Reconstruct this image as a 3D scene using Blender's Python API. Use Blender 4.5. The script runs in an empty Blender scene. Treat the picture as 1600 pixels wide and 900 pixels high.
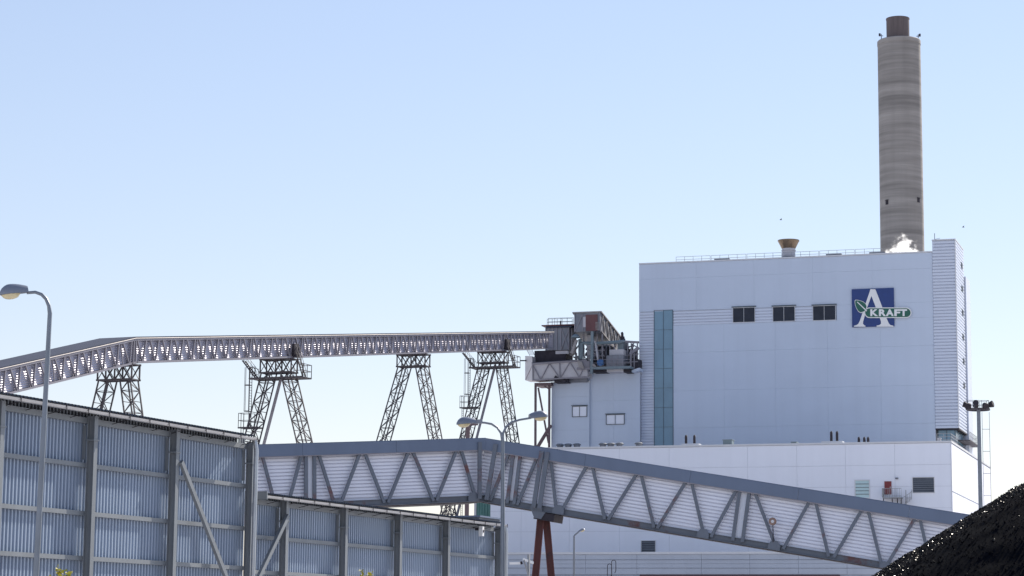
import bpy, bmesh, math, random
from mathutils import Vector, Matrix, noise as mnoise
random.seed(7)
R = math.radians
S = bpy.context.scene
COL = S.collection

# ------------------------------------------------------------------ camera
PITCH, ROLL, FPX, HC = math.atan(542 / 3600), R(0.5), 3600.0, 2.0
fwd = Vector((0, math.cos(PITCH), math.sin(PITCH)))
up0 = Vector((0, -math.sin(PITCH), math.cos(PITCH)))
rt0 = Vector((1, 0, 0))
CR = rt0 * math.cos(ROLL) + up0 * math.sin(ROLL)
CU = up0 * math.cos(ROLL) - rt0 * math.sin(ROLL)
CAM = Vector((0, 0, HC))
cd = bpy.data.cameras.new('camera')
cam = bpy.data.objects.new('camera', cd)
COL.objects.link(cam)
m3 = Matrix((CR, CU, -fwd)).transposed()
cam.matrix_world = Matrix.Translation(CAM) @ m3.to_4x4()
cd.sensor_width = 36
cd.lens = FPX / 1600 * 36
cd.clip_start = 0.5
cd.clip_end = 20000
S.camera = cam

# ------------------------------------------------------------------ sky, sun, exposure
SUN_AZ, SUN_EL = 37.5, 37.0
W = bpy.data.worlds.new('World')
S.world = W
W.use_nodes = True
wn = W.node_tree
bg = wn.nodes['Background']
sky = wn.nodes.new('ShaderNodeTexSky')
sky.sky_type = 'NISHITA'
sky.sun_disc = False
sky.sun_elevation = R(SUN_EL)
sky.sun_rotation = R(SUN_AZ)
sky.air_density = 1.3
sky.dust_density = 0.0
sky.ozone_density = 3.5
tint = wn.nodes.new('ShaderNodeMix'); tint.data_type = 'RGBA'; tint.blend_type = 'MULTIPLY'
tint.inputs[0].default_value = 1.0; tint.inputs[7].default_value = (1.0, 0.92, 0.985, 1)   # camera white balance, the whole sky alike
gam = wn.nodes.new('ShaderNodeGamma'); gam.inputs[1].default_value = 0.68     # compresses the whole dome's contrast alike, lifting light on shaded walls
wn.links.new(sky.outputs[0], gam.inputs[0]); wn.links.new(gam.outputs[0], tint.inputs[6]); wn.links.new(tint.outputs[2], bg.inputs[0])
bg.inputs[1].default_value = 0.148
sl = bpy.data.lights.new('sun', 'SUN')
sl.energy = 4.2
sl.angle = R(0.5)
sl.color = (1.0, 0.92, 0.80)
so = bpy.data.objects.new('sun', sl)
COL.objects.link(so)
sd = Vector((math.sin(R(SUN_AZ)) * math.cos(R(SUN_EL)), math.cos(R(SUN_AZ)) * math.cos(R(SUN_EL)), math.sin(R(SUN_EL))))
so.rotation_euler = sd.to_track_quat('Z', 'Y').to_euler()
so.location = (60, 60, 150)
S.view_settings.view_transform = 'Standard'
S.view_settings.look = 'None'
S.view_settings.exposure = 0.81
S.view_settings.gamma = 1.0
S.cycles.volume_bounces = 6
S.cycles.volume_step_rate = 0.6

# ------------------------------------------------------------------ helpers: where things stand
def P(px, py, d):
    """point seen at photo pixel (px, py), d metres ahead of the camera"""
    v = CR * ((px - 800) / FPX) - CU * ((py - 450) / FPX) + fwd
    return CAM + v * (d / v.y)

class Fr:
    """a wall frame: origin, U along, V up, N out of the wall"""
    def __init__(s, o, u, n):
        s.o = Vector(o); s.u = Vector(u).normalized(); s.n = Vector(n)
        s.n = (s.n - s.u * s.n.dot(s.u)).normalized()
        s.v = s.u.cross(s.n) * -1
        if s.v.z < 0: s.v = -s.v
    def pt(s, u, v, n=0): return s.o + s.u * u + s.v * v + s.n * n
    def uv(s, px, py, n=0):
        r = CR * ((px - 800) / FPX) - CU * ((py - 450) / FPX) + fwd
        t = (s.pt(0, 0, n) - CAM).dot(s.n) / r.dot(s.n)
        q = CAM + r * t - s.o
        return q.dot(s.u), q.dot(s.v)

def wall_frame(px, py, d, az):
    o = P(px, py, d); o.z = 0
    u = Vector((math.sin(R(az)), math.cos(R(az)), 0))
    n = Vector((u.y, -u.x, 0))
    if n.dot(CAM - o) < 0: n = -n
    return Fr(o, u, n)

# ------------------------------------------------------------------ helpers: meshes
class MB:
    def __init__(s): s.v = []; s.f = []
    def quad(s, a, b, c, d):
        i = len(s.v); s.v += [a, b, c, d]; s.f.append((i, i + 1, i + 2, i + 3))
    def hexa(s, p):
        i = len(s.v); s.v += p
        for q in ((0, 3, 2, 1), (4, 5, 6, 7), (0, 1, 5, 4), (1, 2, 6, 5), (2, 3, 7, 6), (3, 0, 4, 7)):
            s.f.append(tuple(i + k for k in q))
    def box(s, fr, u0, u1, v0, v1, n0, n1):
        s.hexa([fr.pt(u0, v0, n0), fr.pt(u1, v0, n0), fr.pt(u1, v0, n1), fr.pt(u0, v0, n1),
                fr.pt(u0, v1, n0), fr.pt(u1, v1, n0), fr.pt(u1, v1, n1), fr.pt(u0, v1, n1)])
    def bar(s, p, q, w, h=None, ref=None):
        h = h or w; p = Vector(p); q = Vector(q)
        d = (q - p).normalized()
        ref = Vector(ref) if ref is not None else Vector((0, 0, 1))
        if abs(d.dot(ref)) > 0.99: ref = Vector((0.3, 1, 0)).normalized()
        a = d.cross(ref).normalized() * (w / 2); b = d.cross(a).normalized() * (h / 2)
        s.hexa([p - a - b, p + a - b, p + a + b, p - a + b, q - a - b, q + a - b, q + a + b, q - a + b])
    def tube(s, pts, r, seg=8, cap=True):
        rs = r if isinstance(r, (list, tuple)) else [r] * len(pts)
        pts = [Vector(p) for p in pts]; base = len(s.v); ref = None
        for i, p in enumerate(pts):
            d = (pts[min(i + 1, len(pts) - 1)] - pts[max(i - 1, 0)]).normalized()
            if ref is None:
                ref = d.cross(Vector((0, 0, 1)) if abs(d.z) < .9 else Vector((1, 0, 0))).normalized()
            a = (ref - d * ref.dot(d)).normalized(); ref = a; b = d.cross(a)
            for k in range(seg):
                t = 2 * math.pi * k / seg
                s.v.append(p + (a * math.cos(t) + b * math.sin(t)) * rs[i])
        for i in range(len(pts) - 1):
            for k in range(seg):
                k2 = (k + 1) % seg; o = base + i * seg
                s.f.append((o + k, o + k2, o + seg + k2, o + seg + k))
        if cap:
            s.f.append(tuple(base + k for k in range(seg))[::-1])
            o = base + (len(pts) - 1) * seg
            s.f.append(tuple(o + k for k in range(seg)))
    def lathe(s, c, prof, seg=32, cap=False):
        c = Vector(c); base = len(s.v)
        for r, z in prof:
            for k in range(seg):
                t = 2 * math.pi * k / seg
                s.v.append(c + Vector((r * math.cos(t), r * math.sin(t), z)))
        for i in range(len(prof) - 1):
            for k in range(seg):
                k2 = (k + 1) % seg; o = base + i * seg
                s.f.append((o + k, o + k2, o + seg + k2, o + seg + k))
        if cap:
            s.f.append(tuple(base + (len(prof) - 1) * seg + k for k in range(seg)))
    def corr(s, fr, u0, u1, v0, v1, n0, pitch, depth, along='u', style='trapeze'):
        """trapezoid-profiled sheet; ribs run along u or v"""
        a0, a1 = (v0, v1) if along == 'u' else (u0, u1)
        k = max(1, round((a1 - a0) / pitch)); p = (a1 - a0) / k
        prof = []
        for i in range(k):
            b = a0 + i * p
            if style == 'groove': prof += [(b, depth), (b + .64 * p, depth), (b + .70 * p, 0), (b + .95 * p, 0)]
            elif style == 'wave': prof += [(b + p * q / 8, depth * (.5 - .5 * math.cos(math.pi * q / 4))) for q in range(8)]
            else: prof += [(b, 0), (b + .36 * p, 0), (b + .5 * p, depth), (b + .86 * p, depth)]
        prof.append((a1, 0))
        i0 = len(s.v)
        for t, h in prof:
            if along == 'u': s.v += [fr.pt(u0, t, n0 + h), fr.pt(u1, t, n0 + h)]
            else: s.v += [fr.pt(t, v0, n0 + h), fr.pt(t, v1, n0 + h)]
        for i in range(len(prof) - 1):
            o = i0 + 2 * i
            s.f.append((o, o + 1, o + 3, o + 2))
    def prism(s, fr, poly, n0, n1):
        k = len(poly); i = len(s.v)
        s.v += [fr.pt(u, v, n0) for u, v in poly] + [fr.pt(u, v, n1) for u, v in poly]
        s.f.append(tuple(range(i, i + k))[::-1]); s.f.append(tuple(range(i + k, i + 2 * k)))
        for j in range(k):
            j2 = (j + 1) % k
            s.f.append((i + j, i + j2, i + k + j2, i + k + j))
    def hcol(s, p, q, w, d, t, out):
        """H-section column p->q, flanges w wide, facing direction out, overall depth d"""
        p = Vector(p); q = Vector(q); ax = (q - p).normalized(); o = Vector(out).normalized()
        side = ax.cross(o).normalized()
        for c in (d / 2 - t / 2, -d / 2 + t / 2):
            s.hexa_from(p + o * c, q + o * c, side * (w / 2), o * (t / 2))
        s.hexa_from(p, q, side * (t / 2), o * (d / 2 - t))
    def hexa_from(s, p, q, a, b):
        s.hexa([p - a - b, p + a - b, p + a + b, p - a + b, q - a - b, q + a - b, q + a + b, q - a + b])

WO = {}
def finish(me, smooth):
    bm = bmesh.new(); bm.from_mesh(me)
    bmesh.ops.recalc_face_normals(bm, faces=bm.faces)
    bm.to_mesh(me); bm.free()
    if smooth:
        me.shade_smooth()
        try: me.set_sharp_from_angle(angle=R(40))
        except Exception: pass

def add(mb, name, m, parent=None, label=None, smooth=False, cat=None, group=None, kind=None, origin=None, recalc=True):
    """link the collected shapes as ONE mesh object"""
    o0 = WO[parent.name] if parent else (Vector(origin) if origin is not None else Vector((0, 0, 0)))
    me = bpy.data.meshes.new(name)
    me.from_pydata([tuple(Vector(v) - o0) for v in mb.v], [], mb.f)
    if recalc: finish(me, smooth)
    me.materials.append(m)
    o = bpy.data.objects.new(name, me); COL.objects.link(o)
    if parent: o.parent = parent
    else: o.location = o0
    WO[o.name] = o0
    tag(o, label, cat, group, kind)
    return o

def tag(o, label=None, cat=None, group=None, kind=None):
    if label: o['label'] = label
    if cat: o['category'] = cat
    if group: o['group'] = group
    if kind: o['kind'] = kind

def thing(name, label, cat, loc, group=None):
    o = bpy.data.objects.new(name, None); COL.objects.link(o)
    o.location = loc; WO[o.name] = Vector(loc)
    o.empty_display_size = 0.3
    tag(o, label, cat, group)
    return o

UNIT = {}
def unit_bar(m):
    if m.name not in UNIT:
        b = MB(); f = Fr((0, 0, 0), (1, 0, 0), (0, -1, 0))
        b.hexa([Vector(v) for v in ((-.5, -.5, 0), (.5, -.5, 0), (.5, .5, 0), (-.5, .5, 0), (-.5, -.5, 1), (.5, -.5, 1), (.5, .5, 1), (-.5, .5, 1))])
        me = bpy.data.meshes.new('bar_' + m.name); me.from_pydata([tuple(v) for v in b.v], [], b.f)
        finish(me, False); me.materials.append(m); UNIT[m.name] = me
    return UNIT[m.name]

def bar(name, p, q, w, h, ref, m, parent, label=None):
    """one straight member as an object; all of one material share a mesh. h lies along ref"""
    p = Vector(p); q = Vector(q); d = q - p; L = d.length; d = d / L
    b = Vector(ref); b = (b - d * b.dot(d)).normalized(); a = b.cross(d)
    M = Matrix(((a.x * w, b.x * h, d.x * L, p.x), (a.y * w, b.y * h, d.y * L, p.y), (a.z * w, b.z * h, d.z * L, p.z), (0, 0, 0, 1)))
    o = bpy.data.objects.new(name, unit_bar(m)); COL.objects.link(o)
    o.parent = parent
    o.matrix_basis = Matrix.Translation(-WO[parent.name]) @ M
    if label: o['label'] = label
    return o

# ------------------------------------------------------------------ materials
MATS = {}
def mat(name, base, rough=.6, metal=0.0, var=.10, scale=(1, 1, 1), detail=5, rust=None, rust_amt=.5, rust_scale=(1, 1, 1),
        bump=0.0, bump_scale=20, streak=None, spec=.5, fine=0.0):
    m = bpy.data.materials.new(name); m.use_nodes = True
    nt = m.node_tree; N = nt.nodes; L = nt.links
    b = N['Principled BSDF']
    b.inputs['Roughness'].default_value = rough
    b.inputs['Metallic'].default_value = metal
    b.inputs['Specular IOR Level'].default_value = spec
    geo = N.new('ShaderNodeNewGeometry')
    def nz(sc, det, rgh=.6):
        mp = N.new('ShaderNodeMapping'); mp.inputs['Scale'].default_value = sc
        L.new(geo.outputs['Position'], mp.inputs['Vector'])
        n = N.new('ShaderNodeTexNoise'); n.inputs['Scale'].default_value = 1; n.inputs['Detail'].default_value = det
        n.inputs['Roughness'].default_value = rgh
        L.new(mp.outputs[0], n.inputs['Vector'])
        return n.outputs['Fac']
    def ramp(src, p0, c0, p1, c1):
        r = N.new('ShaderNodeValToRGB'); e = r.color_ramp.elements
        e[0].position = p0; e[0].color = (*c0, 1); e[1].position = p1; e[1].color = (*c1, 1)
        L.new(src, r.inputs[0]); return r.outputs[0]
    def mix(fac, a, c, mode='MIX'):
        x = N.new('ShaderNodeMix'); x.data_type = 'RGBA'; x.blend_type = mode
        if isinstance(fac, (int, float)): x.inputs[0].default_value = fac
        else: L.new(fac, x.inputs[0])
        L.new(a, x.inputs[6])
        if isinstance(c, tuple): x.inputs[7].default_value = (*c, 1)
        else: L.new(c, x.inputs[7])
        return x.outputs[2]
    lo = tuple(c * (1 - var) for c in base); hi = tuple(min(1, c * (1 + var)) for c in base)
    col = ramp(nz(scale, detail), .3, lo, .7, hi)
    if streak:                       # long vertical weather streaks
        amt, sc = streak
        f = ramp(nz((sc, sc, sc * .05), 4), .42, (0, 0, 0), .75, (1, 1, 1))
        x = N.new('ShaderNodeMath'); x.operation = 'MULTIPLY'; x.inputs[1].default_value = amt
        L.new(f, x.inputs[0]); col = mix(x.outputs[0], col, tuple(c * .55 for c in base))
    if fine:
        f2 = ramp(nz((fine, fine, fine), 2), .35, (.9, .9, .9), .65, (1.08, 1.08, 1.08)); col = mix(1.0, col, f2, 'MULTIPLY')
    if rust:
        f = ramp(nz(rust_scale, 6, .7), rust_amt, (0, 0, 0), rust_amt + .08, (1, 1, 1)); col = mix(f, col, rust)
    L.new(col, b.inputs['Base Color'])
    if bump:
        n = nz((bump_scale,) * 3, 5)
        bp = N.new('ShaderNodeBump'); bp.inputs['Strength'].default_value = bump; bp.inputs['Distance'].default_value = .05
        L.new(n, bp.inputs['Height']); L.new(bp.outputs[0], b.inputs['Normal'])
    MATS[name] = m
    return m

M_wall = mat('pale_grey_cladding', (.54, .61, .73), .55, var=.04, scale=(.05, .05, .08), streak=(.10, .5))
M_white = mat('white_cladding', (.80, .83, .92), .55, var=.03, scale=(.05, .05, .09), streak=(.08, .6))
M_corr = mat('light_profiled_sheet', (.60, .65, .76), .45, var=.04, scale=(.1, .1, .2))
M_band = mat('grey_panel_wall', (.46, .50, .58), .7, var=.05, scale=(.08, .08, .3), streak=(.15, .7))
M_core = mat('joint_grey', (.33, .36, .43), .8)
M_trim = mat('pale_trim', (.62, .63, .66), .5, var=.05)
M_dark = mat('dark_louvre', (.030, .036, .052), .5, spec=.2, var=.15)
M_louv = mat('grey_louvre', (.13, .145, .17), .5, var=.12)
M_tealglass = mat('teal_glass', (.15, .27, .37), .20, var=.12, scale=(.3, .3, .2), spec=.6)
M_iceglass = mat('icy_translucent_glass', (.45, .62, .66), .25, var=.06)
M_mull = mat('dark_mullion', (.07, .10, .13), .5)
M_red = mat('dark_red_paint', (.20, .025, .03), .5, var=.12, scale=(2, 2, 2))
M_maroon = mat('maroon_band', (.09, .045, .06), .6)
M_green = mat('green_profiled_sheet', (.10, .24, .22), .5, var=.08)
M_rail = mat('railing_steel', (.30, .31, .33), .5, metal=.3, var=.1)
M_conc = mat('chimney_concrete', (.275, .255, .24), .85, var=.30, scale=(.05, .05, 1.0), detail=7, bump=.3, bump_scale=1.0, streak=(.25, .6))
M_flue = mat('dark_flue_steel', (.12, .095, .095), .65, var=.2, scale=(2, 2, .2))
M_copper = mat('tarnished_copper', (.22, .16, .11), .33, metal=.8, var=.2, scale=(2, 2, .6))
M_galv = mat('galvanised_steel', (.20, .225, .265), .45, metal=.5, var=.12, scale=(2, 2, 1))
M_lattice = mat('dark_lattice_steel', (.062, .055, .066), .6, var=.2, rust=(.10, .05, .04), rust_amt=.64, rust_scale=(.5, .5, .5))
M_gsteel = mat('gallery_steel', (.25, .24, .275), .45, metal=.3, var=.1, rust=(.17, .10, .08), rust_amt=.68, rust_scale=(.6, .6, .6))
M_gclad = mat('gallery_profiled_sheet', (.42, .41, .48), .38, metal=.55, var=.07, scale=(.1, .1, .1))
M_groof = mat('gallery_roof_sheet', (.055, .065, .10), .8, spec=.2, var=.08, scale=(.2, .2, .2))
M_trimlight = mat('bright_eave_trim', (.33, .31, .31), .55, metal=.35, var=.08)
M_fascia = mat('blue_grey_fascia', (.135, .175, .26), .5, var=.06, scale=(.3, .3, .3), streak=(.15, 1.5))
M_lclad = mat('lower_gallery_sheet', (.78, .80, .90), .42, metal=.1, var=.05, scale=(.15, .15, .4), rust=(.36, .26, .24), rust_amt=.67, rust_scale=(.08, .08, 2.5))
M_strut = mat('blue_grey_strut', (.13, .15, .19), .55, var=.10, scale=(1, 1, 1), rust=(.13, .055, .055), rust_amt=.56, rust_scale=(.35, .35, .35))
M_trestle = mat('rust_red_steel', (.115, .034, .032), .6, var=.25, scale=(1.5, 1.5, .5), rust=(.07, .03, .035), rust_amt=.58)
M_shed = mat('galvanised_shed_sheet', (.29, .355, .465), .42, metal=.3, var=.05, scale=(.25, .25, .12), streak=(.12, 1.6))
M_post = mat('grey_painted_steel', (.20, .22, .245), .5, metal=.15, var=.10, scale=(1, 1, .4), streak=(.2, 3))
M_gutter = mat('zinc_gutter', (.46, .47, .49), .33, metal=.7, var=.1)
M_shroof = mat('dark_roof_sheet', (.10, .115, .14), .5, metal=.3, var=.1)
M_lamp = mat('lamp_housing_grey', (.20, .22, .27), .38, metal=.25, var=.06)
M_lens = mat('yellowed_lamp_lens', (.62, .54, .34), .15, var=.10, scale=(8, 8, 8))
M_coal = mat('wet_coal', (.0026, .0031, .0056), .9, spec=.015, var=.5, scale=(14, 14, 2.5), bump=.35, bump_scale=22)
M_lump = mat('wet_coal_lump', (.004, .0045, .007), .25, spec=.08, var=.3, scale=(6, 6, 6))
M_blue = mat('sign_blue', (.010, .040, .185), .4, var=.05)
M_signwhite = mat('sign_white', (.80, .80, .80), .45, var=.02)
M_signgreen = mat('sign_green', (.010, .11, .075), .45, var=.05)
M_equip = mat('equipment_steel', (.20, .21, .245), .5, metal=.25, var=.18, scale=(.6, .6, .6), rust=(.16, .07, .06), rust_amt=.63, rust_scale=(.7, .7, .7))
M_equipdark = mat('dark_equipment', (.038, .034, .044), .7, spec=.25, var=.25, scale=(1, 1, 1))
M_ewhite = mat('pale_equipment_sheet', (.50, .49, .52), .5, var=.07)
M_rred = mat('faded_red_steel', (.13, .05, .055), .55, var=.2, scale=(.8, .8, .8))
M_pbrown = mat('brown_column_steel', (.12, .08, .09), .55, var=.15, scale=(.5, .5, .2))
M_yellow = mat('yellow_green_leaf', (.38, .34, .02), .5, var=.3, scale=(9, 9, 9))
M_stem = mat('green_stem', (.12, .13, .03), .6)
M_bluep = mat('blue_pump_paint', (.05, .13, .30), .4)
M_teal = mat('teal_grey_paint', (.17, .22, .25), .45)
M_gravel = mat('pale_yard_gravel', (.50, .485, .49), .9, var=.3, scale=(.6, .6, .6), bump=.4, bump_scale=8)  # ground out of view, lightened to bounce sun onto the shaded walls
M_bird = mat('dark_feathers', (.03, .03, .035), .7)
M_roofdark = mat('roof_felt', (.09, .09, .10), .8)

# ------------------------------------------------------------------ ground
g = MB(); s_ = 9000
g.quad(Vector((-s_, -s_, 0)), Vector((s_, -s_, 0)), Vector((s_, s_, 0)), Vector((-s_, s_, 0)))
add(g, 'ground', M_gravel, kind='structure')

# ------------------------------------------------------------------ building tools
AZF = 107.8                       # direction of the power plant's fronts, to the camera's side
AZS = 17.8                        # direction in which its sides recede

def pane_window(parent, fr, x0, y0, x1, y1, cols, rows, frame_m, pane_m, n=0.0, ft=.10, name='window', pm=None, depth=.12, sill=False):
    """a framed window standing in a wall, corners given where the photo shows them"""
    ua, va = fr.uv(x0, (y0 + y1) / 2, n)[0], fr.uv((x0 + x1) / 2, y1, n)[1]
    ub, vb = fr.uv(x1, (y0 + y1) / 2, n)[0], fr.uv((x0 + x1) / 2, y0, n)[1]
    b = MB()
    b.box(fr, ua, ub, vb - ft, vb, n, n + depth); b.box(fr, ua, ub, va, va + ft, n, n + depth)
    b.box(fr, ua, ua + ft, va + ft, vb - ft, n, n + depth); b.box(fr, ub - ft, ub, va + ft, vb - ft, n, n + depth)
    w = add(b, name, frame_m, parent)
    du = (ub - ua - 2 * ft) / cols; dv = (vb - va - 2 * ft) / rows
    mu = MB()
    for i in range(1, cols): mu.box(fr, ua + ft + du * i - ft * .4, ua + ft + du * i + ft * .4, va + ft, vb - ft, n, n + depth * .95)
    for j in range(1, rows): mu.box(fr, ua + ft, ub - ft, va + ft + dv * j - ft * .3, va + ft + dv * j + ft * .3, n, n + depth * .85)
    if mu.f: add(mu, 'mullion', pm or frame_m, w)
    for i in range(cols):
        for j in range(rows):
            p = MB(); p.box(fr, ua + ft + du * i, ua + ft + du * (i + 1), va + ft + dv * j, va + ft + dv * (j + 1), n + .01, n + depth * .35 + .006 * ((i * 7 + j * 3) % 4))
            add(p, 'pane', pane_m, w)
    if sill:
        p = MB(); p.box(fr, ua - .15, ub + .15, va - .12, va - .003, n, n + depth + .1); add(p, 'sill', frame_m, w)
    return w

def louvre(parent, fr, x0, y0, x1, y1, frame_m, m, n=0.0, pitch=.28, label=None):
    ua, va = fr.uv(x0, (y0 + y1) / 2, n)[0], fr.uv((x0 + x1) / 2, y1, n)[1]
    ub, vb = fr.uv(x1, (y0 + y1) / 2, n)[0], fr.uv((x0 + x1) / 2, y0, n)[1]
    b = MB(); ft = .09
    b.box(fr, ua - ft, ub + ft, vb, vb + ft, n, n + .16); b.box(fr, ua - ft, ub + ft, va - ft, va, n, n + .16)
    b.box(fr, ua - ft, ua, va, vb, n, n + .16); b.box(fr, ub, ub + ft, va, vb, n, n + .16)
    w = add(b, 'louvre_vent', frame_m, parent, label)
    b = MB(); b.box(fr, ua, ub, va, vb, n + .004, n + .02); add(b, 'backing', M_dark, w)
    k = int((vb - va) / pitch)
    for i in range(k):
        z = va + (vb - va) * i / k
        p = MB(); h = (vb - va) / k
        p.hexa([fr.pt(ua, z, n + .03), fr.pt(ub, z, n + .03), fr.pt(ub, z, n + .13), fr.pt(ua, z, n + .13),
                fr.pt(ua, z + h * .8, n + .03), fr.pt(ub, z + h * .8, n + .03), fr.pt(ub, z + h * .62, n + .06), fr.pt(ua, z + h * .62, n + .06)])
        add(p, 'slat', m, w)
    return w

def panels(parent, fr, us, vs, n, t, gap, m, name='wall_panel'):
    for i in range(len(us) - 1):
        for j in range(len(vs) - 1):
            p = MB(); e = random.uniform(-.006, .006)
            p.box(fr, us[i] + gap / 2, us[i + 1] - gap / 2, vs[j] + gap / 2, vs[j + 1] - gap / 2, n, n + t + e)
            add(p, name, m, parent)

def steps(a, b, d):
    k = max(1, round((b - a) / d)); return [a + (b - a) * i / k for i in range(k + 1)]

def railing(parent, pts, h=1.1, every=1.5, r=.03, m=None, name='railing', mid=2, sub=None):
    b = MB()
    for p, q in zip(pts[:-1], pts[1:]):
        p = Vector(p); q = Vector(q); L = (q - p).length; k = max(1, round(L / every))
        for i in range(k + 1):
            a = p.lerp(q, i / k); b.bar(a, a + Vector((0, 0, h)), 2 * r, 2 * r, (q - p))
        for j in range(1, mid + 1):
            z = Vector((0, 0, h * j / mid)); b.bar(p + z, q + z, 2 * r, 2 * r)
    return add(b, name, m or M_rail, parent)

# ------------------------------------------------------------------ boiler house
FM = wall_frame(1495, 520, 371, AZF)            # plane of the tall front; u = 0 at its far right corner
uL = FM.uv(999, 560)[0]; uT = FM.uv(1459, 520)[0]; uR = 0.0
zT = FM.uv(1226, 401.5)[1]
zTl = FM.uv(999, 411)[1]; zTr = FM.uv(1455, 392.5)[1]
zT = (zTl + zTr) / 2
bh = thing('boiler_house', 'tall pale grey boiler house with a dark triple window band and a glazed strip', 'power plant building', FM.pt((uL + uT) / 2, 0, -12))
DEPTH = 26.0
b = MB(); b.box(FM, uL + .05, uT - .02, 0, zT - .25, -DEPTH, -.19); add(b, 'wall_core', M_core, bh)
b = MB(); b.box(FM, uL - .08, uT, zT - .22, zT, -DEPTH - .1, .10); add(b, 'roof_coping', M_trim, bh)
uG0 = FM.uv(1022, 590)[0]; uG1 = FM.uv(1052, 590)[0]
zB1 = FM.uv(1100, 484)[1]; zB0 = FM.uv(1100, 507)[1]
zLow = FM.uv(1100, 760)[1]
uB1 = FM.uv(1306, 490)[0]
joints = [FM.uv(1100, y)[1] for y in (760, 715, 668, 610, 550)]
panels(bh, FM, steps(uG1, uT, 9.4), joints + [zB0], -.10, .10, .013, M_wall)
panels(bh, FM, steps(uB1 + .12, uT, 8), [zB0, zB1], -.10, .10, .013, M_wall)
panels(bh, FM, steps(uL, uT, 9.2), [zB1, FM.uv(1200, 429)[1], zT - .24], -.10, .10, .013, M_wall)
b = MB(); b.corr(FM, uL, uG0, zLow, zB1 - .02, -.18, .48, .20, style='groove'); add(b, 'profiled_strip', M_corr, bh, 'pale horizontally ribbed strip down the building edge')
b = MB(); b.corr(FM, uG1 + .03, uB1, zB0 + .02, zB1 - .02, -.18, .48, .20, style='groove'); add(b, 'profiled_band', M_corr, bh, 'pale horizontally ribbed band between the dark windows')
b = MB(); b.box(FM, uL - .03, uL, zLow, zT - .25, -.1, .03); add(b, 'corner_trim', M_trim, bh)
# glazed strip: seven panes high, two wide
gw = pane_window(bh, FM, 1022, 484.5, 1052, 760, 2, 9, M_mull, M_tealglass, n=-.06, ft=.07, name='glazed_strip', depth=.14)
for x0, x1 in ((1145, 1180), (1207.5, 1242.5), (1270, 1306)):
    s = (1225 - x0) * .0245
    pane_window(bh, FM, x0, 478.5 + s, x1, 502 + s, 2, 1, M_trim, M_dark, n=.0, ft=.07, name='window', depth=.16)
    b = MB(); ua = FM.uv(x0 - 1.5, 480)[0]; ub = FM.uv(x1 + 1.5, 480)[0]; z = FM.uv((x0 + x1) / 2, 478 + s)[1]
    b.box(FM, ua, ub, z, z + .14, 0, .3); add(b, 'window_hood', M_mull, bh)
# roof railing in bays of four
xs = [1053, 1108, 1164, 1220, 1278, 1334, 1378]
for xa, xb in zip(xs[:-1], xs[1:]):
    ua = FM.uv(xa + .8, 400)[0]; ub = FM.uv(xb - .8, 400)[0]
    railing(bh, [FM.pt(ua, zT, -1.2), FM.pt(ub, zT, -1.2)], h=1.0, every=1.45, r=.028, name='roof_railing')
for x in (1127, 1302, 1370):                     # low roof kerbs seen over the coping
    u = FM.uv(x, 395)[0]; b = MB(); b.box(FM, u - 1.3, u + 1.3, zT + .004, zT + .28, -1.0, -.3); add(b, 'roof_kerb', M_equip, bh)

# ------------------------------------------------------------------ stair tower on its right end
st = thing('stair_tower', 'narrow ribbed grey stair tower rising beside the blue letter sign', 'tower', FM.pt(-2, 0, -5))
zS = FM.uv(1475, 374.5)[1]; zS0 = FM.uv(1485, 669)[1]
SD = 11.0
FS = Fr(FM.pt(0, 0, .12), -FM.n, FM.u)          # side face, u runs away from the camera
b = MB(); b.box(FM, uT + .1, -.13, zS0 + .05, zS - .3, -SD, -.12); add(b, 'wall_core', M_core, st)
b = MB(); b.corr(FM, uT + .02, 0, zS0, zS - .1, -.10, .52, .22, style='groove'); add(b, 'profiled_cladding', M_corr, st)
b = MB(); b.corr(FS, 0, SD, zS0, zS - .1, -.12, .52, .22, style='groove'); add(b, 'profiled_cladding', M_corr, st)
b = MB(); b.box(FM, uT - .05, .12, zS - .1, zS + .08, -SD - .05, .2); add(b, 'roof_coping', M_trim, st)
b = MB(); b.box(FM, -.06, .10, zS0, zS - .1, .06, .17); add(b, 'corner_trim', M_trim, st)
for y in (422, 457, 493, 530, 567, 604):
    u = SD * .72; v = FS.uv(1507, y)[1]
    b = MB(); b.box(FS, u - .9, u + .9, v - .5, v + .5, 0, .16); w = add(b, 'window', M_mull, st)
    b = MB(); b.box(FS, u - .75, u + .75, v - .36, v + .36, .165, .18); add(b, 'pane', M_dark, w)
b = MB(); b.tube([FM.pt(uT + .3, zS, -1), FM.pt(uT + .3, zS + 1.3, -1)], .05, 6)
b.tube([FM.pt(uT + .3, zS + .3, -1), FM.pt(uT + 1.2, zS + .45, -1)], .03, 6); add(b, 'aerial', M_lattice, st)
# set-back shaft behind the tower
zK = FS.uv(1513, 452)[1] + 1.2
b = MB(); b.corr(FS, SD, SD + 6, 20, zK, -.4, .52, .22, style='groove'); b.box(FM, -3, .35, 20, zK, -SD - 6, -SD - .05); add(b, 'rear_shaft', M_corr, st)
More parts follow.
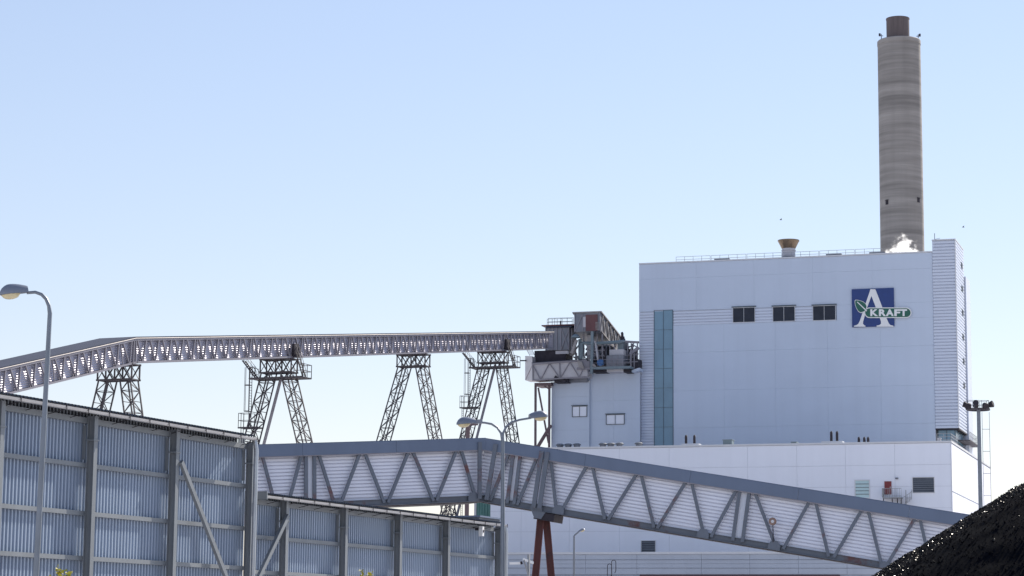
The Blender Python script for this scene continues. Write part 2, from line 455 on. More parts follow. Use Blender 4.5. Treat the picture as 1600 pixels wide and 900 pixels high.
# undercut base with dark glazing
zg = FM.uv(1480, 697)[1]
b = MB(); b.box(FM, uT + .2, -.6, zg - 4, zS0 - .02, -SD, -1.0); add(b, 'undercut_glazing', M_tealglass, st)
b = MB()
for u in steps(uT + .3, -.7, 1.3): b.box(FM, u - .05, u + .05, zg - 4, zS0 - .03, -1.0, -.93)
add(b, 'mullion', M_mull, st)
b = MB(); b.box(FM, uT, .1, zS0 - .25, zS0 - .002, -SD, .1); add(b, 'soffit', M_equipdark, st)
b = MB(); b.corr(FS, 4.5, SD + 16, zg - 10, zS0 - 2.4, -.5, .52, .22, style='groove'); b.box(FM, -1, -.5, zg - 10, zS0 - 2.4, -SD - 16, -5.5); add(b, 'lower_shaft', M_corr, st)
b = MB(); b.box(FS, 2, SD + 5, zS0 - 1.9, zS0 - 1.75, -.5, 1.6); lp = add(b, 'landing', M_lattice, st)
railing(lp if False else st, [FS.pt(2, zS0 - 1.75, 1.5), FS.pt(SD + 5, zS0 - 1.75, 1.5), FS.pt(SD + 5, zS0 - 1.75, 0)], h=1.3, every=1.4, r=.03, name='landing_railing')

# ------------------------------------------------------------------ sign on the front
F0 = Fr(FM.pt(0, 0, .10), FM.u, FM.n)
def suv(px, py): return F0.uv(px, py, .15)
def zuv(x, y): return suv(1280 + x / 5, 340 + y / 5)      # coordinates read on an enlarged view
sg = thing('sign', 'blue square sign with big white letter A, green leaf and KRAFT plate', 'sign', F0.pt(*suv(1364, 481), .1))

def flat_shape(splines, n0, n1, name, m, parent, fr=F0):
    """filled outline with holes, given in the wall's own metres, with real thickness"""
    cu = bpy.data.curves.new(name, 'CURVE'); cu.dimensions = '2D'; cu.fill_mode = 'BOTH'; cu.extrude = (n1 - n0) / 2
    for pts in splines:
        sp = cu.splines.new('POLY'); sp.points.add(len(pts) - 1); sp.use_cyclic_u = True
        for k, (x, y) in enumerate(pts): sp.points[k].co = (x, y, 0, 1)
    o = bpy.data.objects.new(name, cu); COL.objects.link(o)
    dg = bpy.context.evaluated_depsgraph_get()
    me = bpy.data.meshes.new_from_object(o.evaluated_get(dg))
    bpy.data.objects.remove(o); bpy.data.curves.remove(cu)
    o0 = WO[parent.name]; mid = (n0 + n1) / 2
    for v in me.vertices: v.co = fr.pt(v.co.x, v.co.y, mid + v.co.z) - o0
    me.materials.clear(); me.materials.append(m)
    ob = bpy.data.objects.new(name, me); COL.objects.link(ob); ob.parent = parent; WO[ob.name] = o0
    return ob

ua, va = suv(1331.5, 511.5); ub, vb = suv(1396.5, 449.5)
b = MB(); b.box(F0, ua, ub, va, vb, 0, .15); add(b, 'sign_board', M_blue, sg)
outer = [(272, 853), (272, 845), (292, 840), (306, 830), (318, 806), (396, 575), (400, 560), (438, 560), (444, 572), (528, 790), (544, 826), (558, 840), (580, 845), (580, 852), (449, 852), (449, 844), (470, 840), (484, 828), (482, 808), (462, 752), (360, 752), (344, 812), (342, 830), (354, 842), (362, 845), (362, 853)]
hole = [(367, 725), (452, 725), (408, 612)]
flat_shape([[zuv(*p) for p in outer], [zuv(*p) for p in hole]], .152, .22, 'letter', M_signwhite, sg)
def capsule(x0, x1, yc, r, k=14):
    pts = []
    for i in range(k + 1):
        t = -math.pi / 2 + math.pi * i / k; pts.append((x1 - r + r * math.cos(t), yc + r * math.sin(t)))
    for i in range(k + 1):
        t = math.pi / 2 + math.pi * i / k; pts.append((x0 + r + r * math.cos(t), yc + r * math.sin(t)))
    return pts
flat_shape([[zuv(*p) for p in capsule(354, 722, 744, 41)]], .222, .30, 'name_plate_rim', M_signwhite, sg)
flat_shape([[zuv(*p) for p in capsule(361, 715, 744, 34)]], .302, .335, 'name_plate', M_signgreen, sg)
leaf = [(282, 655), (288, 647), (312, 649), (340, 658), (362, 674), (370, 694), (366, 716), (352, 733), (326, 742), (306, 730), (292, 704), (284, 678)]
def grow(pts, k):
    cx = sum(p[0] for p in pts) / len(pts); cy = sum(p[1] for p in pts) / len(pts)
    return [(cx + (x - cx) * k, cy + (y - cy) * k) for x, y in pts]
flat_shape([[zuv(*p) for p in grow(leaf, 1.10)]], .225, .30, 'leaf_rim', M_signwhite, sg)
flat_shape([[zuv(*p) for p in grow(leaf, 1.0)]], .302, .34, 'leaf', M_signgreen, sg)
vein = [(296, 662), (300, 657), (376, 728), (371, 735)]
flat_shape([[zuv(*p) for p in vein]], .342, .36, 'leaf_vein', M_signwhite, sg)
def text_part(ch, x0, x1, y0, y1, parent):
    cu = bpy.data.curves.new('letter', 'FONT'); cu.body = ch; cu.size = 1; cu.extrude = .02; cu.offset = .048
    o = bpy.data.objects.new('letter', cu); COL.objects.link(o)
    dg = bpy.context.evaluated_depsgraph_get(); me = bpy.data.meshes.new_from_object(o.evaluated_get(dg))
    bpy.data.objects.remove(o); bpy.data.curves.remove(cu)
    X = [v.co.x for v in me.vertices]; Y = [v.co.y for v in me.vertices]
    a, c = min(X), max(X); e, f = min(Y), max(Y)
    o0 = WO[parent.name]
    for v in me.vertices:
        px = x0 + (v.co.x - a) / (c - a) * (x1 - x0); py = y1 + (v.co.y - e) / (f - e) * (y0 - y1)
        u, w = zuv(px, py); v.co = F0.pt(u, w, .357 + v.co.z) - o0
    me.materials.clear(); me.materials.append(M_signwhite)
    ob = bpy.data.objects.new('letter', me); COL.objects.link(ob); ob.parent = parent
for ch, x0, x1 in (('K', 401, 462), ('R', 468, 524), ('A', 522, 584), ('F', 588, 634), ('T', 634, 688)):
    text_part(ch, x0, x1, 717, 771, sg)

# ------------------------------------------------------------------ things on the tall roof
u = FM.uv(1226, 395)[0]; fc = FM.pt(u, zT, -3.5); fc.z = zT
fn = thing('exhaust_funnel', 'copper funnel vent on a white drum on the tall roof', 'roof vent', fc)
k = 3.55
b = MB(); b.lathe(fc, [(1.75, 0), (1.75, .08), (1.25, .55)], 28); add(b, 'base_flashing', M_equip, fn, smooth=True)
b = MB(); b.lathe(fc, [(1.12, .3), (1.12, 1.55), (1.22, 1.58), (1.22, 1.72), (1.12, 1.75), (1.12, 2.0)], 32); add(b, 'drum', M_ewhite, fn, smooth=True)
b = MB(); b.lathe(fc, [(1.14, 1.98), (1.78, 3.25), (1.82, 3.25), (1.82, 3.42), (1.72, 3.42), (1.05, 2.1)], 40); add(b, 'funnel_cone', M_copper, fn, smooth=True)

# chimney behind
dC = 415.0
cb = P(1411, 392, dC); ct = P(1403.5, 60, dC)
rC = 34.4 / FPX * dC * 1.0
ctr = Vector(((cb.x + ct.x) / 2, dC, 0))
ch = thing('chimney', 'tall round banded concrete chimney behind the boiler house', 'chimney', ctr)
zc = P(1403.5, 55.5, dC - rC).z - .6
b = MB(); prof = [(rC * 1.02, 0)]
zz = 0
while zz < zc - 3:
    zz += 2.45
    prof += [(rC * (1.02 - .03 * zz / zc), zz)]
prof += [(rC * .99, zc - .3), (rC * 1.005, zc - .28), (rC * 1.005, zc + .45), (rC * .97, zc + .6), (rC * .4, zc + .75)]
b.lathe(ctr, prof, 64, True); add(b, 'shaft', M_conc, ch, smooth=True)
rf = 18.3 / FPX * dC; zf = P(1401, 24.5, dC - rf).z
b = MB(); b.lathe(ctr + Vector((-.15, 0, 0)), [(rf, zc + .9), (rf, zf - .25), (rf * 1.03, zf - .2), (rf * 1.03, zf), (rf * .9, zf), (rf * .88, zf - 2)], 48); add(b, 'inner_flue', M_flue, ch, smooth=True)
for sgn in (-1, 1):
    q = ctr + Vector((sgn * rC * .86, -rC * .25, zc + .75))
    b = MB(); b.bar(q, q + Vector((0, 0, .9)), .12); b.bar(q + Vector((-.35, 0, .55)), q + Vector((.35, 0, .55)), .1); b.tube([q + Vector((sgn * .3, 0, .5)), q + Vector((sgn * .3, 0, 1.0))], .18, 8)
    add(b, 'warning_light', M_equipdark, ch)
for px, py in ((1382.5, 320.5), (1430.5, 318)):
    q = P(px, py, dC); dx = q.x - ctr.x; yy = -math.sqrt(max(.1, rC * rC - dx * dx)); nrm = Vector((dx, yy, 0)).normalized()
    f_ = Fr(ctr + Vector((nrm.x * rC, nrm.y * rC, q.z)), Vector((-nrm.y, nrm.x, 0)), nrm)
    b = MB(); b.box(f_, -.3, .3, -.36, .36, -.3, .06); b.box(f_, -.36, .36, .4, .5, -.3, .16); add(b, 'inspection_hatch', M_equipdark, ch)

# ------------------------------------------------------------------ low hall in front
FL = wall_frame(1486, 700, 316, AZF)
vL = FL.uv(1200, 690)[1]
zL = (FL.uv(1060, 696)[1] + FL.uv(1440, 689)[1]) / 2
uL0 = FL.uv(766, 810)[0]
lh = thing('turbine_hall', 'long low white hall with a red door and balcony, in front of the tall block', 'power plant building', FL.pt(uL0 / 2, 0, -20))
b = MB(); b.box(FL, uL0 + .05, -.06, 0, zL - .3, -50, -.12); add(b, 'wall_core', M_core, lh)
b = MB(); b.box(FL, uL0 - .08, .10, zL - .26, zL, -50.1, .14); add(b, 'roof_coping', M_trim, lh)
jl = [FL.uv(x, 720)[0] for x in (1398, 1321, 1245, 1168, 1045.5, 968, 890, 815)]
us = [uL0] + sorted(jl) + [0.0]
zP = FL.uv(1000, 862)[1]
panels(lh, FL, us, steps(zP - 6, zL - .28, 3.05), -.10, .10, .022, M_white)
FLS = Fr(FL.pt(.02, 0, 0), -FL.n, FL.u)
panels(lh, FLS, steps(0, 49.9, 6.2), steps(2, zL - .28, 6), -.10, .10, .16, M_white)
b = MB(); b.box(FL, -.05, .06, 0, zL - .28, .02, .06); add(b, 'corner_trim', M_trim, lh)
pane_window(lh, FL, 1335.5, 749.5, 1359.5, 779, 1, 5, M_trim, M_iceglass, n=0, ft=.13, name='window', depth=.12, pm=M_louv)
pane_window(lh, FL, 1339, 880, 1363, 902, 1, 4, M_trim, M_iceglass, n=.35, ft=.13, name='window', depth=.12, pm=M_louv)
louvre(lh, FL, 1426.5, 746.3, 1459.5, 769.6, M_trim, M_louv)
louvre(lh, FL, 1002.5, 845.2, 1024, 863, M_trim, M_louv)
# door with balcony and spiral stair
ua, va = FL.uv(1382.3, 772.5); ub, vb = FL.uv(1392.8, 752)
b = MB(); b.box(FL, ua, ub, va, vb, 0, .12); dr = add(b, 'door', M_red, lh)
b = MB(); b.box(FL, ub - .2, ub - .12, (va + vb) / 2, (va + vb) / 2 + .15, .12, .2); add(b, 'handle', M_trim, dr)
b0 = FL.uv(1379.5, 776.5, 1.0)[0]; b1 = FL.uv(1409, 776.5, 1.0)[0]; zb = FL.uv(1395, 777, 1.0)[1]
b = MB(); b.box(FL, b0, b1, zb - .15, zb, 0.01, 1.5); add(b, 'balcony_floor', M_rail, lh)
rb = MB()
ring = [FL.pt(b0, zb, .1), FL.pt(b0, zb, 1.45), FL.pt(b1, zb, 1.45)]
for p, q in zip(ring[:-1], ring[1:]):
    for h in (.15, 1.2): rb.bar(p + Vector((0, 0, h)), q + Vector((0, 0, h)), .06)
    k = int((q - p).length / .22)
    for i in range(k + 1):
        a = p.lerp(q, i / k); rb.bar(a, a + Vector((0, 0, 1.2)), .035 if i % 4 else .07)
add(rb, 'balcony_railing', M_rail, lh)
rb = MB()
for px in (1380.5, 1394, 1402, 1408.5):
    u = FL.uv(px, 780, .9)[0]; rb.bar(FL.pt(u, zb - .15, .9), FL.pt(u, zb - 3.0, .9 if px != 1394 and px != 1402 else .15), .12)
add(rb, 'balcony_post', M_equipdark, lh)
sp = MB(); tr = MB(); c0 = FL.pt(b1 + .55, 0, .85)
sp.bar(Vector((c0.x, c0.y, zb - 4.5)), Vector((c0.x, c0.y, zb + 1.0)), .09)
prev = None
for i in range(24):
    t = R(200 - i * 22); zz = zb - i * .19; d0 = FL.u * math.cos(t) * -1 + FL.n * math.sin(t)
    e = Vector((c0.x, c0.y, zz)) + d0 * .8
    tr.bar(Vector((c0.x, c0.y, zz)), e, .26, .05)
    sp.bar(e, e + Vector((0, 0, 1.05)), .04)
    if prev is not None: sp.bar(prev, e + Vector((0, 0, 1.05)), .05)
    prev = e + Vector((0, 0, 1.05))
add(tr, 'spiral_stair_tread', M_rail, lh); add(sp, 'spiral_stair_railing', M_rail, lh)
u, v = FL.uv(1401.7, 747.6)
b = MB(); c_ = FL.pt(u, v, .25); b.lathe(c_, [(.05, .12), (.22, .08), (.24, 0), (.18, -.1), (.02, -.14)], 12); b.bar(FL.pt(u, v + .05, 0), FL.pt(u, v + .05, .2), .1); add(b, 'wall_lamp', M_equip, lh, smooth=True)
# roof items
def roof_box(name, label, cat, x0, x1, y0, m, fr, ztop, n0=-2.0, dep=1.5, grp=None):
    ua = fr.uv(x0, y0, n0)[0]; ub = fr.uv(x1, y0, n0)[0]; vt = fr.uv((x0 + x1) / 2, y0, n0)[1]
    b = MB(); b.box(fr, ua, ub, ztop, vt - .12, n0 - dep, n0)
    t = thing(name, label, cat, fr.pt((ua + ub) / 2, ztop, n0 - dep / 2), grp)
    add(b, 'body', m, t)
    b = MB(); b.box(fr, ua - .06, ub + .06, vt - .117, vt, n0 - dep - .06, n0 + .06); add(b, 'lid', m, t)
    return t
def roof_stacks(label, xs, y0, y1, base, fr=FL, ztop=None, n0=-2.0):
    ztop = zL if ztop is None else ztop
    u = fr.uv(sum(xs) / len(xs), y0, n0)[0]
    t = thing('roof_exhaust', label, 'roof vent', fr.pt(u, ztop, n0), 'exhaust pipes on the low hall roof')
    for x in xs:
        uu = fr.uv(x, y0, n0)[0]; vt = fr.uv(x, y1, n0)[1]; p = fr.pt(uu, ztop, n0)
        b = MB(); b.tube([p, Vector((p.x, p.y, vt - .3)), Vector((p.x, p.y, vt - .05)), Vector((p.x, p.y, vt)) + fr.u * .12], .19, 10); add(b, 'pipe', M_equipdark, t, smooth=True)
    if base:
        ua = fr.uv(base[0], y0, n0)[0]; ub = fr.uv(base[1], y0, n0)[0]
        b = MB(); b.box(fr, ua, ub, ztop + .003, ztop + .32, n0 - .8, n0 + .8); add(b, 'base', M_trim, t)
    return t
roof_stacks('pair of dark roof pipes below the glazed strip', (1072, 1085), 692, 681, (1067, 1094))
roof_stacks('pair of dark roof pipes with a white base below the letter sign', (1299, 1308), 688, 675, (1285, 1318))
roof_stacks('three short black roof pipes close to the stair tower', (1342, 1350.5, 1356.5), 688, 684, None)
for px in (1136.5, 1240):
    roof_box('roof_hatch', 'slanted grey hatch on the low hall roof under the ' + ('ribbed window band' if px < 1200 else 'third dark window'), 'roof hatch', px - (7 if px < 1200 else 4), px + (7 if px < 1200 else 4), 686.5 if px < 1200 else 690, M_teal, FL, zL, grp='hatches on the low hall roof')
grp = 'dark humps of roof vents by the small blocks'
for i, px in enumerate((875, 888, 901.5, 942, 954.5, 968, 998)):
    where = ('under the far block' if i < 3 else 'under the near block' if i < 6 else 'at the ribbed strip')
    if i < 6: where = ('first', 'middle', 'last')[i % 3] + ' of three ' + where
    u = FL.uv(px, 697, -2)[0]; c_ = FL.pt(u, zL, -2)
    t = thing('roof_vent', 'small domed dark roof vent ' + where, 'roof vent', c_, grp)
    b = MB(); b.lathe(c_, [(.45, 0), (.45, .45)], 14); add(b, 'upstand', M_equip, t, smooth=True)
    b = MB(); b.lathe(c_, [(.62, .43), (.6, .55), (.4, .68), (.02, .72)], 14); add(b, 'cap', M_louv, t, smooth=True)
# railing by the stair tower on the low roof
u0_ = FL.uv(1464, 690, -3)[0]
rt_ = thing('guard_rail', 'steel guard rail on the low roof under the stair tower', 'railing', FL.pt(u0_, zL, -3))
railing(rt_, [FL.pt(u0_, zL, -3), FL.pt(-.4, zL, -3), FL.pt(-.4, zL, -11)], h=1.25, every=1.1, r=.03, mid=3, name='rail_frame')
# steel block and pipe next to it
roof_box('roof_cabinet', 'small white cabinet at the foot of the stair tower rail', 'cabinet', 1464.5, 1469.5, 684, M_ewhite, FL, zL, n0=-2.2, dep=.8)

# ------------------------------------------------------------------ grey panel wall along the bottom
FB = wall_frame(1097, 880, 308, AZF)
bw = thing('panel_wall', 'low grey panel wall along the foot of the white hall', 'wall', FB.pt(-10, 0, 0))
zBt = FB.uv(1000, 866)[1]; zBb = FB.uv(1100, 897.6)[1]
vj = sorted([FB.uv(x, 880)[0] for x in (1399, 1323.5, 1247.5, 1171.5, 1096, 995, 915, 835, 755)])
zs2 = [zBb, FB.uv(1000, 887.5)[1], FB.uv(1000, 881)[1], FB.uv(1000, 874.5)[1], zBt]
for i in range(len(vj) - 1):
    panels(bw, FB, [vj[i], vj[i + 1]], [zBb, zs2[2], zBt], -.12, .12, .03, M_band, 'panel')
b = MB(); b.box(FB, vj[0], vj[-1], 0, zBt, -.5, -.14); add(b, 'wall_core', M_core, bw)
b = MB(); b.box(FB, vj[0] - .1, vj[-1] + .1, zBt + .003, zBt + .3, -.55, .15); add(b, 'coping', M_trim, bw)
b = MB(); b.box(FB, FB.uv(1000, 898)[0], FB.uv(1312, 898)[0], 0, zBb - .003, -.12, .10); add(b, 'maroon_base', M_maroon, bw)
for z in (zs2[1], zs2[3]):
    b = MB(); b.tube([FB.pt(vj[0], z, .12), FB.pt(vj[-1], z - .05, .12)], .018, 6); add(b, 'cable', M_equipdark, bw)
# looped vent pipes in front of it
q = P(952, 900, 306)
vp = thing('vent_pipe', 'pair of thin looped pipes standing against the grey panel wall', 'pipe', (q.x, q.y, 0))
for dx, top, sgn in ((0, 881, 1), (.55, 875, -1)):
    b = MB(); r_ = .28; z = P(950, top, 306).z; x = q.x - .25 + dx
    pts = [Vector((x, q.y, 0)), Vector((x, q.y, z - r_))] + [Vector((x + r_ * (1 - math.cos(R(a))), q.y, z - r_ + r_ * math.sin(R(a)))) for a in range(30, 181, 30)] + [Vector((x + 2 * r_, q.y, z - 1.4)), Vector((x + 1.5 * r_, q.y, z - 1.7))]
    b.tube(pts, .055, 6); add(b, 'pipe', M_lattice, vp, smooth=True)
# green sheeted annexe at the hall's far end
FGn = wall_frame(752, 800, 341, AZF)
a0 = FGn.uv(741, 800)[0]; a1 = FGn.uv(766.5, 800)[0]; zt_ = FGn.uv(752, 760)[1]
ga = thing('green_annexe', 'narrow green ribbed block between the white hall and the sky', 'building', FGn.pt(a0, 0, -3))
b = MB(); b.box(FGn, a0 + .02, a1, 0, zt_ - .1, -8, -.06); add(b, 'wall_core', M_core, ga)
b = MB(); b.corr(FGn, a0 + .35, a1, 0, zt_, -.05, .45, .1, 'v'); add(b, 'profiled_cladding', M_green, ga)
b = MB(); b.box(FGn, a0, a0 + .34, 0, zt_, -.06, .08); add(b, 'corner_trim', M_trim, ga)

# ------------------------------------------------------------------ two small blocks by the tall front
def small_block(name, label, xa, xb, ytl, ytr, d, win, dep, joints):
    fr = wall_frame((xa + xb) / 2, 640, d, AZF)
    ua = fr.uv(xa, 640)[0]; ub = fr.uv(xb, 640)[0]; zt = (fr.uv(xa + 1, ytl)[1] + fr.uv(xb - 1, ytr)[1]) / 2
    t = thing(name, label, 'building', fr.pt((ua + ub) / 2, 0, -dep / 2))
    b = MB(); b.box(fr, ua + .05, ub - .05, 0, zt - .2, -dep, -.11); add(b, 'wall_core', M_core, t)
    b = MB(); b.box(fr, ua - .06, ub + .06, zt - .18, zt, -dep - .05, .1); add(b, 'roof_coping', M_trim, t)
    zs = [zt - .19] + [fr.uv((xa + xb) / 2, y)[1] for y in joints] + [20]
    panels(t, fr, steps(ua, ub, 5), zs[::-1], -.10, .10, .013, M_wall)
    pane_window(t, fr, *win, 2, 1, M_louv, M_white, n=0, ft=.10, name='window', depth=.16)
    b = MB(); wa = fr.uv(win[0] - 1, win[1])[0]; wb = fr.uv(win[2] + 1, win[1])[0]; z = fr.uv((win[0] + win[2]) / 2, win[1] - .4)[1]
    b.box(fr, wa, wb, z, z + .1, 0, .3); add(b, 'window_hood', M_mull, t)
    return fr, zt
FA1, zA1 = small_block('lift_block', 'small pale block partly hidden behind its taller neighbour, beside the brown columns', 861.5, 921, 597, 596, 389.5, (894, 634.5, 917.5, 651.5), 9, (620, 672, 690))
FA2, zA2 = small_block('switch_block', 'pale block with a framed white window beside the ribbed strip', 918.5, 1000, 583.5, 580.5, 387.5, (947, 647.5, 976, 663.5), 8, (626, 655, 690))

# ------------------------------------------------------------------ lattice trestles' gallery (upper conveyor)
AZG = 22.3
gd = Vector((math.sin(R(AZG)), math.cos(R(AZG)), 0))
gn = Vector((gd.y, -gd.x, 0))
K = P(211, 526, 260)
HG, WG = 3.0, 4.5
E = P(872, 516.8, 381)
E_dir = (E - K)
E = K + gd * Vector((E_dir.x, E_dir.y, 0)).dot(gd) + Vector((0, 0, E_dir.z))
A = P(-70, 589, 229)
ad = A - K; A = K + gd * Vector((ad.x, ad.y, 0)).dot(gd) + Vector((0, 0, ad.z))
ug = thing('upper_conveyor', 'high long conveyor gallery on lattice trestles, sloping up to the plant', 'conveyor gallery', Vector((K.x, K.y, 0)))
def gallery_section(p, q, first):
    fr = Fr(p, q - p, gn); L = (q - p).length
    b = MB(); b.corr(fr, 0, L, -HG + .15, -.25, -.22, .27, .054, style='wave'); add(b, 'wall_sheet', M_gclad, ug, smooth=True)
    b = MB(); b.box(fr, 0, L, -HG + .15, -.25, -WG + .1, -.26); add(b, 'inner_box', M_equipdark, ug)
    # roof sheet falling towards the camera side, with an overhang
    b = MB(); b.box(fr, 0, L, -.13, 0, -WG - .2, .17)
    add(b, 'roof', M_groof, ug)
    b = MB(); b.tube([fr.pt(0, -.20, .12), fr.pt(L, -.20, .12)], .065, 12); add(b, 'eave_trim', M_trimlight, ug, smooth=True)
    b = MB(); b.box(fr, 0, L, -HG - .02, -HG + .20, -.10, .10); b.box(fr, 0, L, -HG - .02, -HG + .2, -WG, -WG + .2); add(b, 'bottom_chord', M_gsteel, ug)
    b = MB(); b.box(fr, 0, L, -.45, -.25, -.10, .10); add(b, 'top_chord', M_gsteel, ug)
    b = MB(); b.box(fr, 0, L, -HG + .05, -HG + .14, -WG + .2, -.12); add(b, 'floor_deck', M_gsteel, ug)
    per = 2.78; k = int(L / per)
    for i in range(k):
        u = (i + .5) * per if not first else L - (i + .5) * per - .4
        w = .16
        for s in (-1, 1):
            if s < 0: a, c = (u - .95, -.38), (u - .08, -HG + .15)
            else: a, c = (u + .95, -.38), (u + .08, -HG + .15)
            bar('strut', fr.pt(a[0], a[1], 0), fr.pt(c[0], c[1], 0), .12, .22, fr.n, M_gsteel, ug)
        if i % 5 == 0:
            b = MB(); b.box(fr, u - 1.42, u - 1.32, -HG + .2, -.45, -.06, .06); add(b, 'post', M_gsteel, ug)
    return fr, L
GA, LA = gallery_section(A, K, True)
GB, LB = gallery_section(K, E, False)
for du in (-.25, .25):
    p = K + gd * du; bar('post', p + Vector((0, 0, -.3)), p + Vector((0, 0, -HG)), .13, .2, gn, M_gsteel, ug)
# dark door bays above the platforms are added with the trestles

# ------------------------------------------------------------------ trestles
def lattice_leg(mb, top, foot, wa, wg, ax, nseg):
    """four-chord box leg; ax = across direction, gd = along"""
    cs = []
    for sa in (-.5, .5):
        for sg_ in (-.5, .5):
            cs.append((top + ax * wa * sa + gd * wg * sg_, foot + ax * wa * sa * 1.05 + gd * wg * sg_ * 1.05))
    for p, q in cs: mb.bar(p, q, .145, .145, ax)
    faces = ((0, 1), (2, 3), (0, 2), (1, 3))
    for fi, (i, j) in enumerate(faces):
        for k in range(nseg):
            t0 = k / nseg; t1 = (k + 1) / nseg
            a, c = (i, j) if (k + fi) % 2 == 0 else (j, i)
            mb.bar(cs[a][0].lerp(cs[a][1], t0), cs[c][0].lerp(cs[c][1], t1), .085, .085, ax)
            if fi < 2 or k % 2 == 0: mb.bar(cs[i][0].lerp(cs[i][1], t1), cs[j][0].lerp(cs[j][1], t1), .07, .07, ax)

def trestle(px, lean_far, lean_near, label, platform):
    # point of the gallery's lower near edge above photo column px
    lo, hi = 0.0, LB
    for _ in range(50):
        mid = (lo + hi) / 2; q = GB.pt(mid, -HG, 0) - CAM
        x = 800 + FPX * q.dot(CR) / q.dot(fwd)
        if x < px: lo = mid
        else: hi = mid
    T = GB.pt(lo, -HG - .05, 0)
    ax = -gn                                      # across, from the near edge to the far edge
    wl = 1.9
    t = thing('trestle', label, 'trestle', Vector((T.x, T.y, 0)) + ax * WG / 2, 'lattice trestles under the high conveyor')
    head = MB(); hz = 1.85
    for s in (-.85, .85):
        o = T + gd * s
        for z in (-.12, -hz): head.bar(o + Vector((0, 0, z)) - ax * .15, o + Vector((0, 0, z)) + ax * (WG + .15), .17, .2)
        for a in (0, WG / 2, WG): head.bar(o + ax * a, o + ax * a + Vector((0, 0, -hz)), .15, .15, ax)
        for a0 in (0, WG / 4, WG / 2, WG * .75):
            a1 = a0 + WG / 4
            z0, z1 = (-.12, -hz) if int(a0 / (WG / 4) + .1) % 2 == 0 else (-hz, -.12)
            head.bar(o + ax * a0 + Vector((0, 0, z0)), o + ax * a1 + Vector((0, 0, z1)), .13, .13, ax)
            head.bar(o + ax * a0 + Vector((0, 0, z1)), o + ax * a1 + Vector((0, 0, z0)), .07, .07, ax)
    for a in (0, WG / 2, WG):
        for z in (-.12, -hz): head.bar(T + ax * a + gd * -.85 + Vector((0, 0, z)), T + ax * a + gd * .85 + Vector((0, 0, z)), .14)
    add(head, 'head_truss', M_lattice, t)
    H = T.z - hz
    for far in (0, 1):
        leg = MB()
        a = WG - wl / 2 + .1 if far else wl / 2 - .1
        top = T + ax * a + Vector((0, 0, -hz)); sh = (lean_far if far else -lean_near) * H
        foot = Vector((top.x, top.y, 0)) + ax * sh
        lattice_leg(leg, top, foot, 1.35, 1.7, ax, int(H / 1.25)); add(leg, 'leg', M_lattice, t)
    if platform:
        zp = -hz - .75
        pf = MB()
        o = T + Vector((0, 0, zp))
        for s in (-1.2, 1.2): pf.bar(o - ax * 1.9 + gd * s, o + ax * 5.9 + gd * s, .12, .22)
        for i in range(20): pf.bar(o + ax * (-1.9 + 7.8 * i / 19) + gd * -1.2, o + ax * (-1.9 + 7.8 * i / 19) + gd * 1.2, .2, .06)
        plat = add(pf, 'platform', M_lattice, t)
        railing(plat if False else t, [o - ax * .6 - gd * 1.2, o - ax * 1.9 - gd * 1.2, o - ax * 1.9 + gd * 1.2, o - ax * .6 + gd * 1.2], h=1.7, every=1.0, r=.035, m=M_lattice, name='platform_railing')
        railing(t, [o + ax * 5.1 - gd * 1.2, o + ax * 5.9 - gd * 1.2, o + ax * 5.9 + gd * 1.2], h=1.5, every=.9, r=.03, m=M_lattice, name='platform_railing')
        for sgn, p0, p1 in ((0, o - ax * 1.5, T - ax * .35 + Vector((0, 0, .8))), (1, o + ax * 5.3, T + ax * 7.4 + Vector((0, 0, -.1)))):
            sm = MB()
            for s in (-.4, .4):
                sm.bar(p0 + gd * s, p1 + gd * s, .08, .16); sm.bar(p0 + gd * s + Vector((0, 0, 1.0)), p1 + gd * s + Vector((0, 0, 1.0)), .05)
            for i in range(11):
                c = p0.lerp(p1, i / 10); sm.bar(c - gd * .4, c + gd * .4, .22, .05)
                if i % 3 == 0: sm.bar(c + gd * .4, c + gd * .4 + Vector((0, 0, 1)), .04); sm.bar(c - gd * .4, c - gd * .4 + Vector((0, 0, 1)), .04)
            add(sm, 'stair_flight', M_lattice, t)
        # caged ladder at the far side, with a rest platform below
        lad = MB(); lx = T + ax * 6.3; zt2 = T.z - hz + .9; zb2 = T.z - 8.9
        for s in (-.3, .3): lad.bar(Vector((*(lx + gd * s).xy, zb2)), Vector((*(lx + gd * s).xy, zt2)), .07)
        for i in range(int((zt2 - zb2) / .35)): z = zb2 + i * .35; lad.bar(Vector((*(lx - gd * .3).xy, z)), Vector((*(lx + gd * .3).xy, z)), .04)
        for c in (ax * .9, ax * .5 + gd * .45, ax * .5 - gd * .45): lad.bar(Vector((*(lx + c).xy, zb2 + 2.2)), Vector((*(lx + c).xy, zt2)), .05)
        z = zb2 + 2.2
        while z < zt2:
            ring = [lx + gd * .3, lx + ax * .5 + gd * .45, lx + ax * .9, lx + ax * .5 - gd * .45, lx - gd * .3]
            for p, q in zip(ring[:-1], ring[1:]): lad.bar(Vector((*p.xy, z)), Vector((*q.xy, z)), .045, .09)
            z += 3.4
        ll = lx + ax * 1.1
        for s in (-.3, .3): lad.bar(Vector((*(ll + gd * s).xy, 0)), Vector((*(ll + gd * s).xy, zb2)), .07)
        for i in range(int(zb2 / .35)): z = i * .35; lad.bar(Vector((*(ll - gd * .3).xy, z)), Vector((*(ll + gd * .3).xy, z)), .04)
        add(lad, 'caged_ladder', M_lattice, t)
        rp = MB(); o2 = Vector((*T.xy, zb2)) + ax * 6.6
        for s in (-.7, .7): rp.bar(o2 - ax * 1.9 + gd * s, o2 + ax * 1.0 + gd * s, .1, .2)
        for i in range(8): rp.bar(o2 + ax * (-1.9 + 2.9 * i / 7) - gd * .7, o2 + ax * (-1.9 + 2.9 * i / 7) + gd * .7, .3, .05)
        add(rp, 'rest_platform', M_lattice, t)
